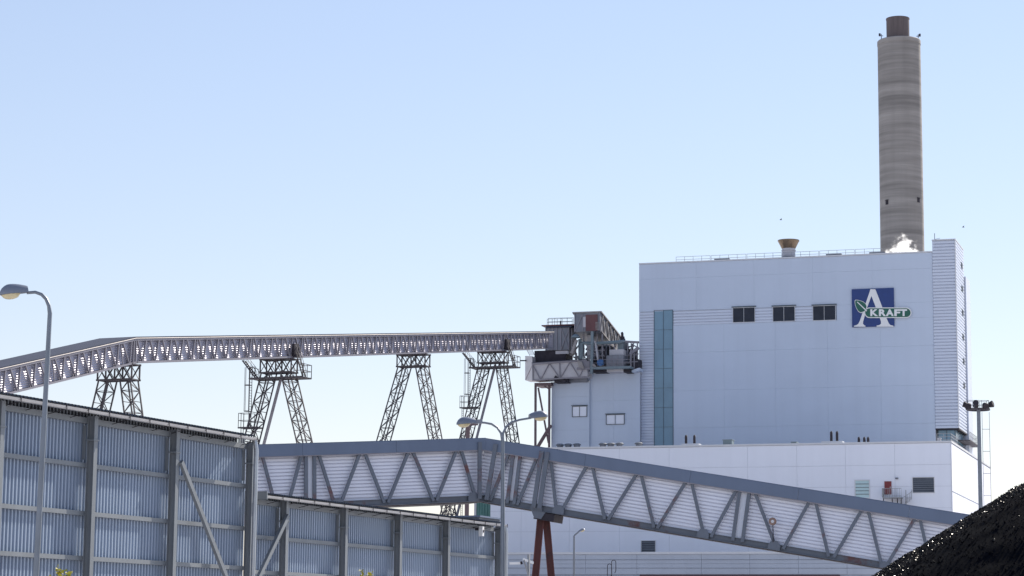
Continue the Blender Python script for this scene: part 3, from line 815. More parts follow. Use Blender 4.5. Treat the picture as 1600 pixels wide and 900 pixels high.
        railing(t, [o2 - ax * .6 - gd * .7, o2 + ax * 1.0 - gd * .7, o2 + ax * 1.0 + gd * .7, o2 - ax * .6 + gd * .7], h=1.9, every=.9, r=.03, m=M_lattice, name='rest_railing')
        pp = MB(); top = T + ax * (WG / 2 - .1) + gd * .7 + Vector((0, 0, -hz - .2))
        pp.tube([top, Vector((top.x, top.y, 0)) + ax * (lean_far * H)], .2, 8); add(pp, 'drain_pipe', M_gsteel, t, smooth=True)
        hb = MB(); hb.box(GB, lo - .7, lo + .6, -HG + .1, -HG + 1.8, .02, .45); add(hb, 'access_hood', M_equipdark, t)
    return T
trestle(212, .235, .19, 'plain lattice trestle under the bend of the high conveyor', False)
trestle(460, .265, .285, 'lattice trestle with platform and caged ladder rising just past the tall shed', True)
trestle(668, .30, .215, 'plain lattice trestle standing in the open between two platform trestles', False)
trestle(791, .265, .17, 'lattice trestle with platform and caged ladder, behind the twin street lamp', True)

# ------------------------------------------------------------------ head station between gallery and plant
FH = wall_frame(900, 540, 389, AZF)
def pb(mb, x0, y0, x1, y1, n0, n1, fr=FH):
    ym = (y0 + y1) / 2; xm = (x0 + x1) / 2
    mb.box(fr, fr.uv(x0, ym, n1)[0], fr.uv(x1, ym, n1)[0], fr.uv(xm, y1, n1)[1], fr.uv(xm, y0, n1)[1], n0, n1)
def hp(x, y, n): u, v = FH.uv(x, y, n); return FH.pt(u, v, n)
ds = thing('drive_station', 'dark grey drive house at the upper end of the high conveyor', 'conveyor station', hp(865, 560, -1))
fe = Fr(E - (E - K).normalized() * .4, Vector((gd.x, gd.y, 0)), gn)
b = MB(); pb(b, 852, 511, 889, 547, -4, .6); add(b, 'body', M_equip, ds)
b = MB(); pb(b, 853, 509.3, 893, 511.6, -4.6, 1.0); add(b, 'roof', M_groof, ds)
for x0, y0, x1, y1 in ((877, 514, 889, 545), (889, 514, 877, 545)):
    bar('brace', hp(x0, y0, .72), hp(x1, y1, .72), .12, .12, FH.n, M_gsteel, ds)
for x in (852.7, 858, 864, 870, 876.5, 889):
    bar('post', hp(x, 511, .68), hp(x, 547, .68), .14, .14, FH.n, M_gsteel, ds)
b = MB(); pb(b, 835, 547.3, 884, 567, -4, .3); add(b, 'chute_skirt', M_equipdark, ds)
b = MB(); pb(b, 889.5, 512, 894, 552, -3, -.5); add(b, 'end_frame', M_ewhite, ds)
b = MB(); pb(b, 868, 548, 888, 553, -3, .4); add(b, 'discharge_box', M_ewhite, ds)
railing(ds, [hp(855, 509, .3), hp(894, 508, .3)], h=1.15, every=.9, r=.03, m=M_lattice, name='roof_railing')
railing(ds, [hp(857, 508.5, -3.5), hp(896, 507.5, -3.5)], h=1.25, every=1.2, r=.03, m=M_lattice, name='roof_railing')
b = MB(); b.tube([hp(876, 509, -1), hp(876, 501.5, -1)], .13, 8); add(b, 'vent_stub', M_equipdark, ds)
b = MB(); pb(b, 846, 507, 898, 508.6, -4.8, 1.2); add(b, 'crane_beam', M_rred, ds)
b = MB()
for i in range(5): y = 548 + i * 1.6; b.bar(hp(823 + i, y, 1), hp(831 + i, y, 1), .06)
b.bar(hp(823, 546, 1), hp(828, 556, 1), .07); b.bar(hp(831, 546, 1), hp(836, 556, 1), .07); add(b, 'stair_flight', M_gsteel, ds)

# short white truss bridge under it
wb = thing('transfer_bridge', 'short white walled truss bridge below the drive house', 'conveyor gallery', hp(870, 598, 0))
pA, pB = hp(832, 569, 2.2), hp(917, 563.5, 2.2)
pB.z = pB.z
fw = Fr(pA, pB - pA, FH.n); Lw = (pB - pA).length; Hw = 2.75
b = MB(); b.box(fw, 0, Lw, -Hw, -.05, -3.6, -.12); add(b, 'wall', M_ewhite, wb)
pE = hp(820, 556, .0)
b = MB(); q0 = fw.pt(-.02, -Hw, 0); q1 = hp(820.5, 594, -1.5)
w0, w1 = fw.pt(-.02, fw.uv(832, 556.5)[1], 0), hp(820.5, 556, -1.5)
b.hexa([q0, q1, q1 + FH.n * -3, q0 + FH.n * -3, w0, w1, w1 + FH.n * -3, w0 + FH.n * -3]); add(b, 'end_wall', M_ewhite, wb)
b = MB(); b.box(fw, -.1, Lw, -.10, .18, -.14, .14); b.box(fw, -.1, Lw, -Hw - .1, -Hw + .12, -.14, .14); add(b, 'chord', M_gsteel, wb)
b = MB(); b.box(fw, -.1, Lw, .19, .28, -3.7, .2); add(b, 'roof', M_groof, wb)
nodes = [0, .14, .31, .5, .69, .85, 1.0]
for i in range(6):
    t0, t1 = nodes[i] * Lw, nodes[i + 1] * Lw
    z0, z1 = (-.05, -Hw) if i % 2 == 0 else (-Hw, -.05)
    bar('strut', fw.pt(t0, z0, 0), fw.pt(t1, z1, 0), .14, .16, fw.n, M_gsteel, wb)
for t0 in (0, .5): bar('post', fw.pt(t0 * Lw, 0, .03), fw.pt(t0 * Lw, -Hw, .03), .14, .16, fw.n, M_gsteel, wb)
bar('strut', hp(821.5, 593, -1.2), fw.pt(.05, -.1, .05), .14, .14, fw.n, M_gsteel, wb)
bar('jib', hp(813, 563.5, 0), hp(822, 563.5, -1), .18, .22, fw.n, M_equipdark, wb)
b = MB(); pb(b, 835, 598, 861, 602.5, -3, 1.2); add(b, 'support_beam', M_pbrown, wb)
lg = MB()
for px in (837.5, 859): bar('column', hp(px - .6, 602, .6), Vector((*hp(px, 702, .6).xy, 0)), .34, .34, FH.n, M_pbrown, wb)
bar('brace', hp(841, 606, .6), hp(857, 692, .6), .26, .26, FH.n, M_pbrown, wb)
bar('brace', hp(861, 664, .6), hp(832, 712, .6), .5, .4, FH.n, M_pbrown, wb)
bar('brace', hp(849, 602, .6), hp(858, 608, .6), .2, .2, FH.n, M_pbrown, wb)
b = MB(); pb(b, 866, 590, 886, 597.5, -1, 2); b.bar(hp(867, 589, 2), hp(884, 597, 2), .5); add(b, 'hopper', M_equipdark, wb)
b = MB(); pb(b, 884, 588, 917, 597, -2, .6); add(b, 'underside_frame', M_equip, wb)

# upper inclined bridge running from the drive house to the plant
ib = thing('inclined_bridge', 'dark inclined conveyor bridge with a red end face above the roof machinery', 'conveyor gallery', hp(930, 548, -4))
c00 = hp(897.5, 519, 3); c10 = hp(937.5, 516.5, 3); c01 = hp(897.5, 489.5, 3); c11 = hp(938, 488, 3)
far = P(973, 533, 406) - P(938, 488, 385)
far = Vector((0, 0, 0)) + far
b = MB(); b.hexa([c00, c10, c10 + far, c00 + far, c01, c11, c11 + far, c01 + far]); add(b, 'body', M_equip, ib)
b = MB(); up_ = Vector((0, 0, .2)); o_ = FH.n * .25
b.hexa([c01 + o_ - FH.u * .3, c11 + o_ + FH.u * .3, c11 + far + FH.u * .3, c01 + far - FH.u * .3, c01 + o_ + up_ - FH.u * .3, c11 + o_ + up_ + FH.u * .3, c11 + far + up_ + FH.u * .3, c01 + far + up_ - FH.u * .3]); add(b, 'roof', M_trimlight, ib)
b = MB(); pb(b, 915, 491.5, 933.5, 517, 3.02, 3.12); add(b, 'red_panel', M_rred, ib)
b = MB(); pb(b, 911, 495, 916, 511, 3.02, 3.10); add(b, 'door', M_ewhite, ib)
for i in range(6):
    b = MB(); y = 503.5 + i * 2.1; b.bar(hp(930.5, y, 3.2), hp(936.5, y + 1.2, 3.2), .1); add(b, 'step', M_trimlight, ib)
for x0, y0, x1, y1 in ((898, 490, 898, 518.5), (937.3, 489, 937.3, 516), (899, 517, 910, 491), (910, 491, 910, 517.5)):
    bar('frame_bar', hp(x0, y0, 3.06), hp(x1, y1, 3.06), .14, .14, FH.n, M_gsteel, ib)
n2 = 12
for i in range(n2):                               # truss on the receding side
    t0, t1 = i / n2, (i + 1) / n2
    lo_, hi_ = c10 + far * t0 + FH.u * .1, c11 + far * t0 + FH.u * .1
    lo2, hi2 = c10 + far * t1 + FH.u * .1, c11 + far * t1 + FH.u * .1
    if i % 2 == 0: bar('strut', lo_, hi2, .16, .16, FH.u, M_trimlight, ib)
    else: bar('strut', hi_, lo2, .16, .16, FH.u, M_trimlight, ib)
bar('chord', c10 + FH.u * .12, c10 + far + FH.u * .12, .2, .2, FH.u, M_trimlight, ib)
b = MB(); pb(b, 917, 522, 926, 560, -1.5, .2); add(b, 'support_column', M_ewhite, ib)

# roof machinery on the near small block
mk = thing('roof_machinery', 'cluttered pipes, tanks and steel frames on the roof of the small pale blocks', 'machinery', hp(950, 583, 1))
b = MB(); pb(b, 924, 572.5, 985, 576, -5, 3.2); add(b, 'platform_deck', M_teal, mk)
b = MB(); pb(b, 947, 555, 974, 573, -1, 2.6); tk = add(b, 'tank', M_equip, mk)
b = MB()
for x in (956, 965): b.bar(hp(x, 555, 2.66), hp(x, 573, 2.66), .07)
for y in (561, 567): b.bar(hp(947, y, 2.66), hp(974, y, 2.66), .07)
add(b, 'tank_rib', M_gsteel, tk)
b = MB(); pb(b, 952, 546, 974, 554.7, -1.5, 1.6); add(b, 'upper_tank', M_ewhite, mk)
b = MB(); pb(b, 948, 576.2, 974, 581, -1, 2); add(b, 'plinth', M_ewhite, mk)
bar('post', hp(924.5, 584, 3), hp(925.5, 518, 3), .42, .42, FH.n, M_teal, mk)
b = MB(); b.tube([hp(909, 536, 2.0), hp(930, 536.5, 2.0), hp(965, 534.5, 1.5), hp(975, 533, 0.5)], .28, 8); add(b, 'pipe', M_teal, mk, smooth=True)
b = MB(); b.tube([hp(909, 536, 2.0), hp(908, 561, 2.0)], .3, 8); b.tube([hp(906.3, 530, 1.6), hp(906.3, 562, 1.6)], .3, 8); add(b, 'pipe', M_teal, mk, smooth=True)
b = MB(); c_ = hp(899.5, 527, 3); b.lathe(c_, [(.05, .55), (.35, .5), (.75, .1), (.75, -.1)], 20); add(b, 'pipe_cowl', M_teal, mk, smooth=True)
b = MB(); b.bar(hp(901, 531, 2.5), hp(894, 552, 2.5), .45); add(b, 'chute', M_trimlight, mk)
b = MB(); b.bar(hp(930.5, 536, 2.4), hp(934.5, 563, 2.4), .28); b.bar(hp(926, 532, 2.4), hp(931, 536, 2.4), .3); add(b, 'inclined_pipe', M_ewhite, mk)
b = MB(); b.tube([hp(934, 567, 3), hp(943, 566, 3)], .45, 10); b.tube([hp(938, 572, 3), hp(938, 562, 3)], .32, 10); add(b, 'pump', M_bluep, mk, smooth=True)
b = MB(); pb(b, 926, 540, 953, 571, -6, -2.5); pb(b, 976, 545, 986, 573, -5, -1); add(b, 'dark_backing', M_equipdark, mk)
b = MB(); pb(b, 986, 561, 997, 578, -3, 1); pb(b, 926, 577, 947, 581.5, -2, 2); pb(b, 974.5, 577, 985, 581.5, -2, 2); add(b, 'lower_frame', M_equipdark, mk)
b = MB(); b.tube([hp(944.7, 572, 3), hp(945.5, 545.5, 3)], .1, 6); b.tube([hp(945.5, 545.5, 3), hp(947, 545, 3)], .2, 8); add(b, 'lamp_post', M_equipdark, mk)
b = MB(); b.tube([hp(972.5, 533, 0), hp(972.3, 521, 0), hp(971.3, 519.5, 0)], .22, 8); b.tube([hp(972.8, 533, 0), hp(972.6, 526, 0)], .36, 8); add(b, 'exhaust_pipe', M_equipdark, mk, smooth=True)
b = MB(); pb(b, 965, 533, 974, 546, -2, .5); add(b, 'filter_box', M_teal, mk)
b = MB()                                         # steel frame reaching the tall front
b.bar(hp(972, 533.5, 0), hp(999, 535, -2), .35); b.bar(hp(990, 536, -.5), hp(983, 556, -.5), .2); b.bar(hp(986, 537, -.5), hp(998, 544, -.5), .2)
for x in (996, 976, 981): b.bar(hp(x, 535, -.5), hp(x, 577, -.5), .2)
b.bar(hp(976, 556, -.5), hp(998, 553, -.5), .16); b.bar(hp(985, 553, 0), hp(998, 543, 0), .5)
add(b, 'tie_frame', M_gsteel, mk)
b = MB(); q = [FH.uv(x, y, 2)for x, y in ((985.5, 581), (998, 578), (998, 574), (995, 574.5), (985.5, 578))]; b.prism(FH, q, -1, 1.4); add(b, 'flashing', M_wall, mk)
for i in range(5):
    b = MB(); y = 563.3 + i * 2.2; b.bar(hp(902 + i * .5, y, 2.6), hp(910 + i * .7, y + 3.2, 2.6), .17); add(b, 'stair_tread', M_trimlight, mk)
for i in range(2):
    b = MB(); y = 569 + i * 2; b.bar(hp(926, y, 3.4), hp(931, y + 2, 3.4), .15); add(b, 'stair_tread', M_trimlight, mk)
railing(mk, [hp(926, 572.5, 3.1), hp(985, 572.5, 3.1)], h=1.15, every=1.2, r=.03, m=M_gsteel, name='platform_railing')
b = MB(); pb(b, 901, 574, 924, 577.5, -3, 2.4); pb(b, 909, 564, 921.5, 573.5, -2, 2.3); add(b, 'side_landing', M_gsteel, mk)
for x0, y0, x1, y1, w_ in ((912, 520, 912.5, 575, .2), (933, 519, 934, 572, .16), (941, 517, 941.5, 572, .22), (905, 556, 945, 556, .16), (926, 548, 946, 547, .18), (912, 556, 926, 573, .14), (926, 556, 912, 573, .14),
                           (934, 548, 941, 572, .12), (918, 545, 934, 556, .12), (953, 536, 953, 546, .16), (960, 535, 960, 546, .16), (986, 548, 986, 580, .2), (991, 552, 991, 580, .14), (976, 566, 997, 565, .14)):
    bar('frame_bar', hp(x0, y0, 1.0), hp(x1, y1, 1.0), w_, w_, FH.n, M_gsteel, mk)
rr = random.Random(3)
clut = MB()                                       # small loose fittings too fine to tell apart
for _ in range(60):
    x = rr.uniform(890, 995); y = rr.uniform(540, 578); w_ = rr.uniform(.15, .5)
    p = hp(x, y, rr.uniform(-3, -.5)); d_ = rr.choice([FH.u, Vector((0, 0, 1)), FH.n, Vector((.4, .2, .6))])
    clut.bar(p, p + d_ * rr.uniform(.5, 2.2), w_ * .5, w_)
add(clut, 'small_fittings', M_equip, mk, kind='stuff')

# ------------------------------------------------------------------ lower conveyor gallery across the picture
dK = 133.0
HLG = 96 / FPX * dK * 1.006
K2 = P(757, 685.7, dK)
A2 = P(318, 698.5, dK * 95.6 / 101.0)
B2 = P(1600, 819, dK * 95.6 / 101.5)
lg = thing('lower_conveyor', 'near blue-grey truss conveyor with white ribbed walls crossing low in front of the hall', 'conveyor gallery', Vector((K2.x, K2.y, 0)))
def towards(v):
    n = Vector((v.y, -v.x, 0)).normalized()
    return n if n.dot(CAM - K2) > 0 else -n
N1, N2 = towards(K2 - A2), towards(B2 - K2)
G1 = Fr(A2, K2 - A2, N1); G2 = Fr(K2, B2 - K2, N2)
L1 = (K2 - A2).length; L2 = (B2 - K2).length
FH_ = .64
WL = 3.4
for fr, L, e0, e1 in ((G1, L1, 0, -.02), (G2, L2, .02, 0)):
    b = MB(); b.corr(fr, e0, L + e1, -HLG + .1, -FH_ + .12, -.23, .194, .13, style='groove'); add(b, 'wall_sheet', M_lclad, lg)
    b = MB(); b.box(fr, e0, L + e1, -HLG + .1, -FH_ + .12, -WL, -.24); add(b, 'inner_box', M_core, lg)
    us = steps(e0, L + e1, 6.0)
    for i in range(len(us) - 1):
        b = MB(); b.box(fr, us[i] + .006, us[i + 1] - .006, -FH_, 0, .22, .30 + .004 * (i % 3)); add(b, 'fascia_panel', M_fascia, lg)
    b = MB(); b.box(fr, e0, L + e1, -.06, .05, -WL - .3, .22); add(b, 'roof', M_fascia, lg)
    b = MB(); b.box(fr, e0, L + e1, -FH_ - .05, -FH_ - .003, .16, .32); add(b, 'fascia_drip', M_gsteel, lg)
    b = MB(); b.box(fr, e0, L + e1, -HLG, -HLG + .30, .02, .07); b.box(fr, e0, L + e1, -HLG - .02, -HLG, -.1, .26); b.box(fr, e0, L + e1, -HLG + .3, -HLG + .32, .02, .2); add(b, 'bottom_chord', M_strut, lg)
    b = MB(); b.box(fr, e0, L + e1, -HLG - .06, -HLG + .09, -WL, -.12); add(b, 'floor_deck', M_equipdark, lg)
def gx(fr, x, y, n): return fr.uv(x, y, n)[0]
def strut(fr, xt, xb, yt, yb, name='strut', w=.17, n=.14, ext=0.0):
    ut = gx(fr, xt, yt, n); ub = gx(fr, xb, yb, n)
    v0, v1 = -FH_ + .02 + ext, -HLG + .12
    bar(name, fr.pt(ut, v0, n), fr.pt(ub, v1, n), w, .14, fr.n, M_strut, lg)
def yl(x): return (690 - .03 * (x - 609) + 15, 787.5 - .045 * (x - 609)) if x < 757 else (685.7 + .158 * (x - 757) + 15, 785 + .158 * (x - 757) - 2)
for xt, xb in ((398, 383), (410, 431), (471, 449), (498, 523), (562, 532), (570, 600.5), (638, 606), (645, 677), (713, 682), (720.5, 743.6)):
    strut(G1, xt, xb, yl(xt)[0], yl(xb)[1])
for x in (478, 491): strut(G1, x, x + .5, yl(x)[0], yl(x)[1], 'post', .19, .16)
strut(G1, 750, 749.5, yl(750)[0], yl(750)[1], 'post', .22, .34, .42)
for xt, xb in ((795, 766), (839, 808), (861, 869), (917, 876), (926, 945), (995, 950), (1002, 1022), (1072, 1027), (1081, 1100), (1151, 1111), (1180, 1213), (1265, 1224), (1275, 1295), (1347, 1303), (1357, 1378), (1430, 1385), (1438, 1457), (1512, 1466), (1520, 1538)):
    strut(G2, xt, xb, yl(xt)[0], yl(xb)[1])
for xt, xb in ((802, 792), (813, 803), (1156, 1145), (1171, 1160)): strut(G2, xt, xb, yl(xt)[0], yl(xb)[1], 'post', .19, .16)
for xt, xb in ((773, 760), (845, 833.5), (854, 842.5)): strut(G2, xt, xb, yl(xt)[0], yl(xb)[1], 'post', .24, .34, .42)
for fr, xa, xb, ya in ((G1, 478, 491, 745), (G2, 797, 808, 750), (G2, 1150.5, 1165.5, 800)):
    u0_, u1_ = gx(fr, xa, ya, 0), gx(fr, xb, ya, 0)
    b = MB(); b.box(fr, u0_, u1_, -HLG + .32, -FH_, -.09, .02); add(b, 'joint_panel', M_white, lg)
def gusset(fr, x, y, w=.34, h=.42):
    u, v = fr.uv(x, y, .2)
    b = MB(); b.prism(fr, [(u - w, -HLG + .0), (u + w, -HLG + .0), (u + w, -HLG + h * .6), (u + w * .5, -HLG + h * 1.2), (u - w * .5, -HLG + h * 1.2), (u - w, -HLG + h * .6)], .215, .245); add(b, 'gusset_plate', M_strut, lg)
gusset(G1, 527, 786); gusset(G1, 740, 781)
for x in (872, 1104, 1218): gusset(G2, x, 800)
gusset(G2, 1383, 884, .3, .3); gusset(G2, 838, 795, .36, .3)
# round floodlight on a bracket
fu, fv = G2.uv(1208, 815, .35)
fl = thing('floodlight', 'round rusty floodlight on a thin bracket in front of the lower conveyor truss', 'lamp', G2.pt(fu, fv - .5, .35))
c_ = G2.pt(fu, fv, .45)
b = MB(); b.tube([c_ - G2.n * .12, c_ - G2.n * .05, c_ + G2.n * .10, c_ + G2.n * .14], [.10, .2, .22, .2], 16); add(b, 'housing', mat('rusty_lamp', (.24, .15, .12), .5, var=.3, scale=(6, 6, 6)), fl, smooth=True)
b = MB(); b.tube([c_ + G2.n * .141, c_ + G2.n * .15], [.09, .08], 16); add(b, 'lens', M_trim, fl, smooth=True)
b = MB(); b.tube([c_ - Vector((0, 0, .18)), G2.pt(fu + .12, fv - .7, .40), G2.pt(fu + .16, fv - 1.1, .27)], .03, 6); add(b, 'bracket', M_equipdark, fl)
# red trestle under the joint
tt = G2.pt(gx(G2, 846, 798, -WL / 2), -HLG - .08, -WL / 2 + 1.0)
rt = thing('red_support', 'rust red two legged support under the bend of the near conveyor', 'support', Vector((tt.x, tt.y, 0)))
ht = G2.uv(850, 806, 0)
b = MB(); b.box(G2, ht[0] - .55, ht[0] + .65, -HLG - .50, -HLG - .07, -2.0, .15); add(b, 'head_block', M_equipdark, rt)
b = MB(); b.prism(G2, [(ht[0] - .75, -HLG - .03), (ht[0] + .1, -HLG - .03), (ht[0] - .1, -HLG - .45), (ht[0] - .5, -HLG - .45)], .05, .22); add(b, 'bearing_bracket', M_strut, rt)
hc_ = G2.pt(ht[0], -HLG - .5, -.5)
dk = hc_.y
for xt, xb, nn in ((844.5, 836.5, 0), (853.5, 861.5, .3)):
    p = P(xt, 812, dk + nn); q = P(xb, 902, dk + nn); q = q + (q - p) * (q.z / (p.z - q.z))
    b = MB(); w = .40
    b.hcol(q, p, w, .42, .06, (p - CAM).cross(Vector((0, 0, 1)))); add(b, 'leg', M_trestle, rt)

# ------------------------------------------------------------------ corrugated sheds
AZW = 22.4
FW = wall_frame(2, 700, 69, AZW)
def wu(x, y, n=0): return FW.uv(x, y, n)[0]
def wv(x, y, n=0): return FW.uv(x, y, n)[1]
def shed(name, label, posts, u0, u1, uend, zroof, girts, topg, brace, n0):
    """wall of profiled sheets behind girts, H posts, eave, gutter"""
    t = thing(name, label, 'shed', FW.pt((u0 + u1) / 2, 0, -4))
    pd = .27
    zw = topg + .1
    rows = [0] + sorted(girts) + [topg]
    bays = [u0] + [p for p in posts if u0 < p < u1] + [u1]
    for i in range(len(bays) - 1):
        for j in range(len(rows) - 1):
            b = MB(); b.corr(FW, bays[i], bays[i + 1], rows[j], rows[j + 1] + (0.04 if j == len(rows) - 2 else 0), n0 - .50 + random.uniform(0, .006), .19, .085, 'v'); add(b, 'wall_sheet', M_shed, t)
    for z in rows[1:]:
        for i in range(len(bays) - 1):
            b = MB(); c = -.50
            hh = .14 if z != topg else .18
            b.box(FW, bays[i], bays[i + 1], z - hh / 2, z - hh / 2 + .02, n0 - .41, n0 - .275)
            b.box(FW, bays[i], bays[i + 1], z + hh / 2 - .02, z + hh / 2, n0 - .41, n0 - .275)
            b.box(FW, bays[i], bays[i + 1], z - hh / 2 + .02, z + hh / 2 - .02, n0 - .30, n0 - .275); add(b, 'girt', M_post, t)
    for p in posts:
        b = MB(); b.hcol(FW.pt(p, 0, n0 - .135), FW.pt(p, zw + .05, n0 - .135), .21, pd, .022, FW.n); po = add(b, 'post', M_post, t)
        b = MB(); z = zw - .75; b.box(FW, p - .16, p + .14, z, z + .05, n0 - .28, n0 + .03); b.box(FW, p - .17, p - .15, z - .6, z + .5, n0 - .40, n0 - .28); add(b, 'cleat', M_post, t)
    # roof with profiled edge
    b = MB(); frr = Fr(FW.pt(0, zroof, n0 - 9), FW.u, Vector((0, 0, 1)))
    fall = .09
    k = round((uend - u0) / .19); pr = (uend - u0) / k; i0 = len(b.v); prof = []
    for i in range(k):
        a = u0 + i * pr; prof += [(a, 0), (a + .36 * pr, 0), (a + .5 * pr, .05), (a + .86 * pr, .05)]
    prof.append((uend, 0))
    for u, h in prof: b.v += [FW.pt(u, zroof + h, n0 + .26), FW.pt(u, zroof + h + 9 * fall, n0 - 8.5)]
    for i in range(len(prof) - 1): o = 2 * i; b.f.append((o, o + 1, o + 3, o + 2))
    add(b, 'roof_sheet', M_shroof, t)
    # purlin fascia between wall top and roof
    b = MB(); b.box(FW, u0, uend, topg + .09, zroof + .06, n0 - .56, n0 - .44); add(b, 'eave_closure', M_equipdark, t)
    b = MB()
    k2 = int((u1 - u0) / .19)
    for i in range(k2): u = u0 + (i + .5) * .19; b.box(FW, u - .03, u + .03, topg + .10, zroof - .02, n0 - .435, n0 - .39)
    add(b, 'closure_rib', M_post, t, kind='stuff')
    gt = MB(); prof = [(math.cos(R(a)) * .085, math.sin(R(a)) * .085) for a in range(180, 361, 30)]
    us_ = steps(u0, uend + .05, 2.5)
    for i in range(len(us_) - 1):
        gt = MB(); i0 = 0
        for u in (us_[i] + .01, us_[i + 1] - .004):
            gt.v += [FW.pt(u, zroof - .06 + y * 1.25, n0 + .30 + x) for x, y in prof] + [FW.pt(u, zroof - .06 + y * 1.05, n0 + .30 + x * .85) for x, y in prof[::-1]]
        m_ = len(prof) * 2
        for k in range(m_): k2_ = (k + 1) % m_; gt.f.append((k, k2_, m_ + k2_, m_ + k))
        go = add(gt, 'gutter', M_gutter, t, smooth=True)
    b = MB()
    for u in steps(u0, uend, 1.25): b.box(FW, u - .012, u + .012, zroof - .19, zroof - .02, n0 + .385, n0 + .40); b.bar(FW.pt(u, zroof - .17, n0 + .3), FW.pt(u, zroof - .3, n0 - .3), .02)
    add(b, 'gutter_bracket', M_equipdark, t, kind='stuff')
    b = MB(); b.box(FW, u0 - .03, u0 + .02, zroof - .22, zroof + .08, n0 - .55, n0 + .42); add(b, 'eave_end_plate', M_post, t)
    for (ub_, zb_, ut_, zt_) in brace:
        b = MB(); b.bar(FW.pt(ub_, zb_, n0 + .06), FW.pt(ut_, zt_, n0 + .06), .17, .12, FW.n); add(b, 'diagonal_brace', M_post, t)
    # end portal: beam and downpipe
    b = MB(); b.box(FW, uend - .30, uend - .06, zroof - .75, zroof - .37, n0 - 8, n0 - .45); add(b, 'end_rafter', M_equipdark, t)
    b = MB(); b.tube([FW.pt(uend - .02, zroof - .12, n0 + .28), FW.pt(uend - .02, zroof - .5, n0 + .35), FW.pt(uend - .02, 0, n0 + .33)], .085, 10); add(b, 'downpipe', M_gutter, t, smooth=True)
    return t
# tall shed
zr1 = wv(200, 648, .3); zg1 = [wv(200, y, -.28) for y in (735.5, 808.5, 876.5)]; tg1 = wv(200, 667.5, -.28)
zg1 = zg1 + [zg1[-1] - (zg1[-2] - zg1[-1])]
pu1 = [wu(x, 760) for x in (147.5, 276.5, 396)]
u00 = wu(-150, 760)
du_ = pu1[1] - pu1[0]
tsh = shed('tall_shed', 'tall ribbed metal shed wall on H posts behind the tall street lamp', [pu1[0] - du_] + pu1, u00, wu(381, 760, -.47), wu(407, 690, .5), zr1, zg1, tg1, [(wu(352, 905), wv(352, 905), pu1[1] + .12, wv(284, 722))], 0.0)
# lower shed
zr2 = wv(553, 788.5, .2); zg2 = [wv(553, 852, -.4)]; tg2 = wv(553, 801.5, -.4)
zg2 = zg2 + [zg2[0] - (tg2 - zg2[0])]
pu2 = [wu(x, 850) for x in (453, 546, 631, 706, 787)]
lsh = shed('low_shed', 'lower ribbed metal shed wall continuing past the end of the tall shed', pu2, wu(383, 800, -.6), wu(770, 860, -.6), wu(797, 830, .4), zr2, zg2, tg2, [(wu(405, 905), wv(405, 905), pu2[0] - .1, wv(455, 806))], -.12)
# white floodlight box under the low shed's eave
u, v = FW.uv(752, 830, .1)
wl = thing('wall_floodlight', 'white floodlight hanging under the lower shed gutter', 'lamp', FW.pt(u, v, .1))
b = MB(); b.prism(FW, [(u - .10, v - .22), (u + .07, v - .22), (u + .10, v - .05), (u + .09, v + .2), (u - .07, v + .22), (u - .11, v + .05)], .02, .2); add(b, 'housing', M_signwhite, wl)
b = MB(); b.box(FW, u - .04, u + .04, v - .06, v + .06, .201, .22); add(b, 'lens', M_equipdark, wl)
b = MB(); b.bar(FW.pt(u + .25, v + .1, -.3), FW.pt(u + .32, v + .1, .1), .1); b.bar(FW.pt(u, v + .15, -.3), FW.pt(u, v + .15, .03), .04); add(b, 'bracket', M_equipdark, wl)
roof2 = MB(); fa = FW
u0_, u1_ = wu(736, 812, -2), wu(769, 818, -2)
rl = thing('roof_light', 'flat blue-grey rooflight on the low shed in front of the green block', 'rooflight', FW.pt((u0_ + u1_) / 2, zr2 + .2, -2))
b = MB(); b.box(FW, u0_, u1_, zr2 + .12, zr2 + .36, -3, -1.6); add(b, 'kerb', M_shroof, rl)
b = MB(); b.box(FW, u0_ - .1, u1_ + .1, zr2 + .365, zr2 + .44, -3.1, -1.5); add(b, 'cover', M_fascia, rl)

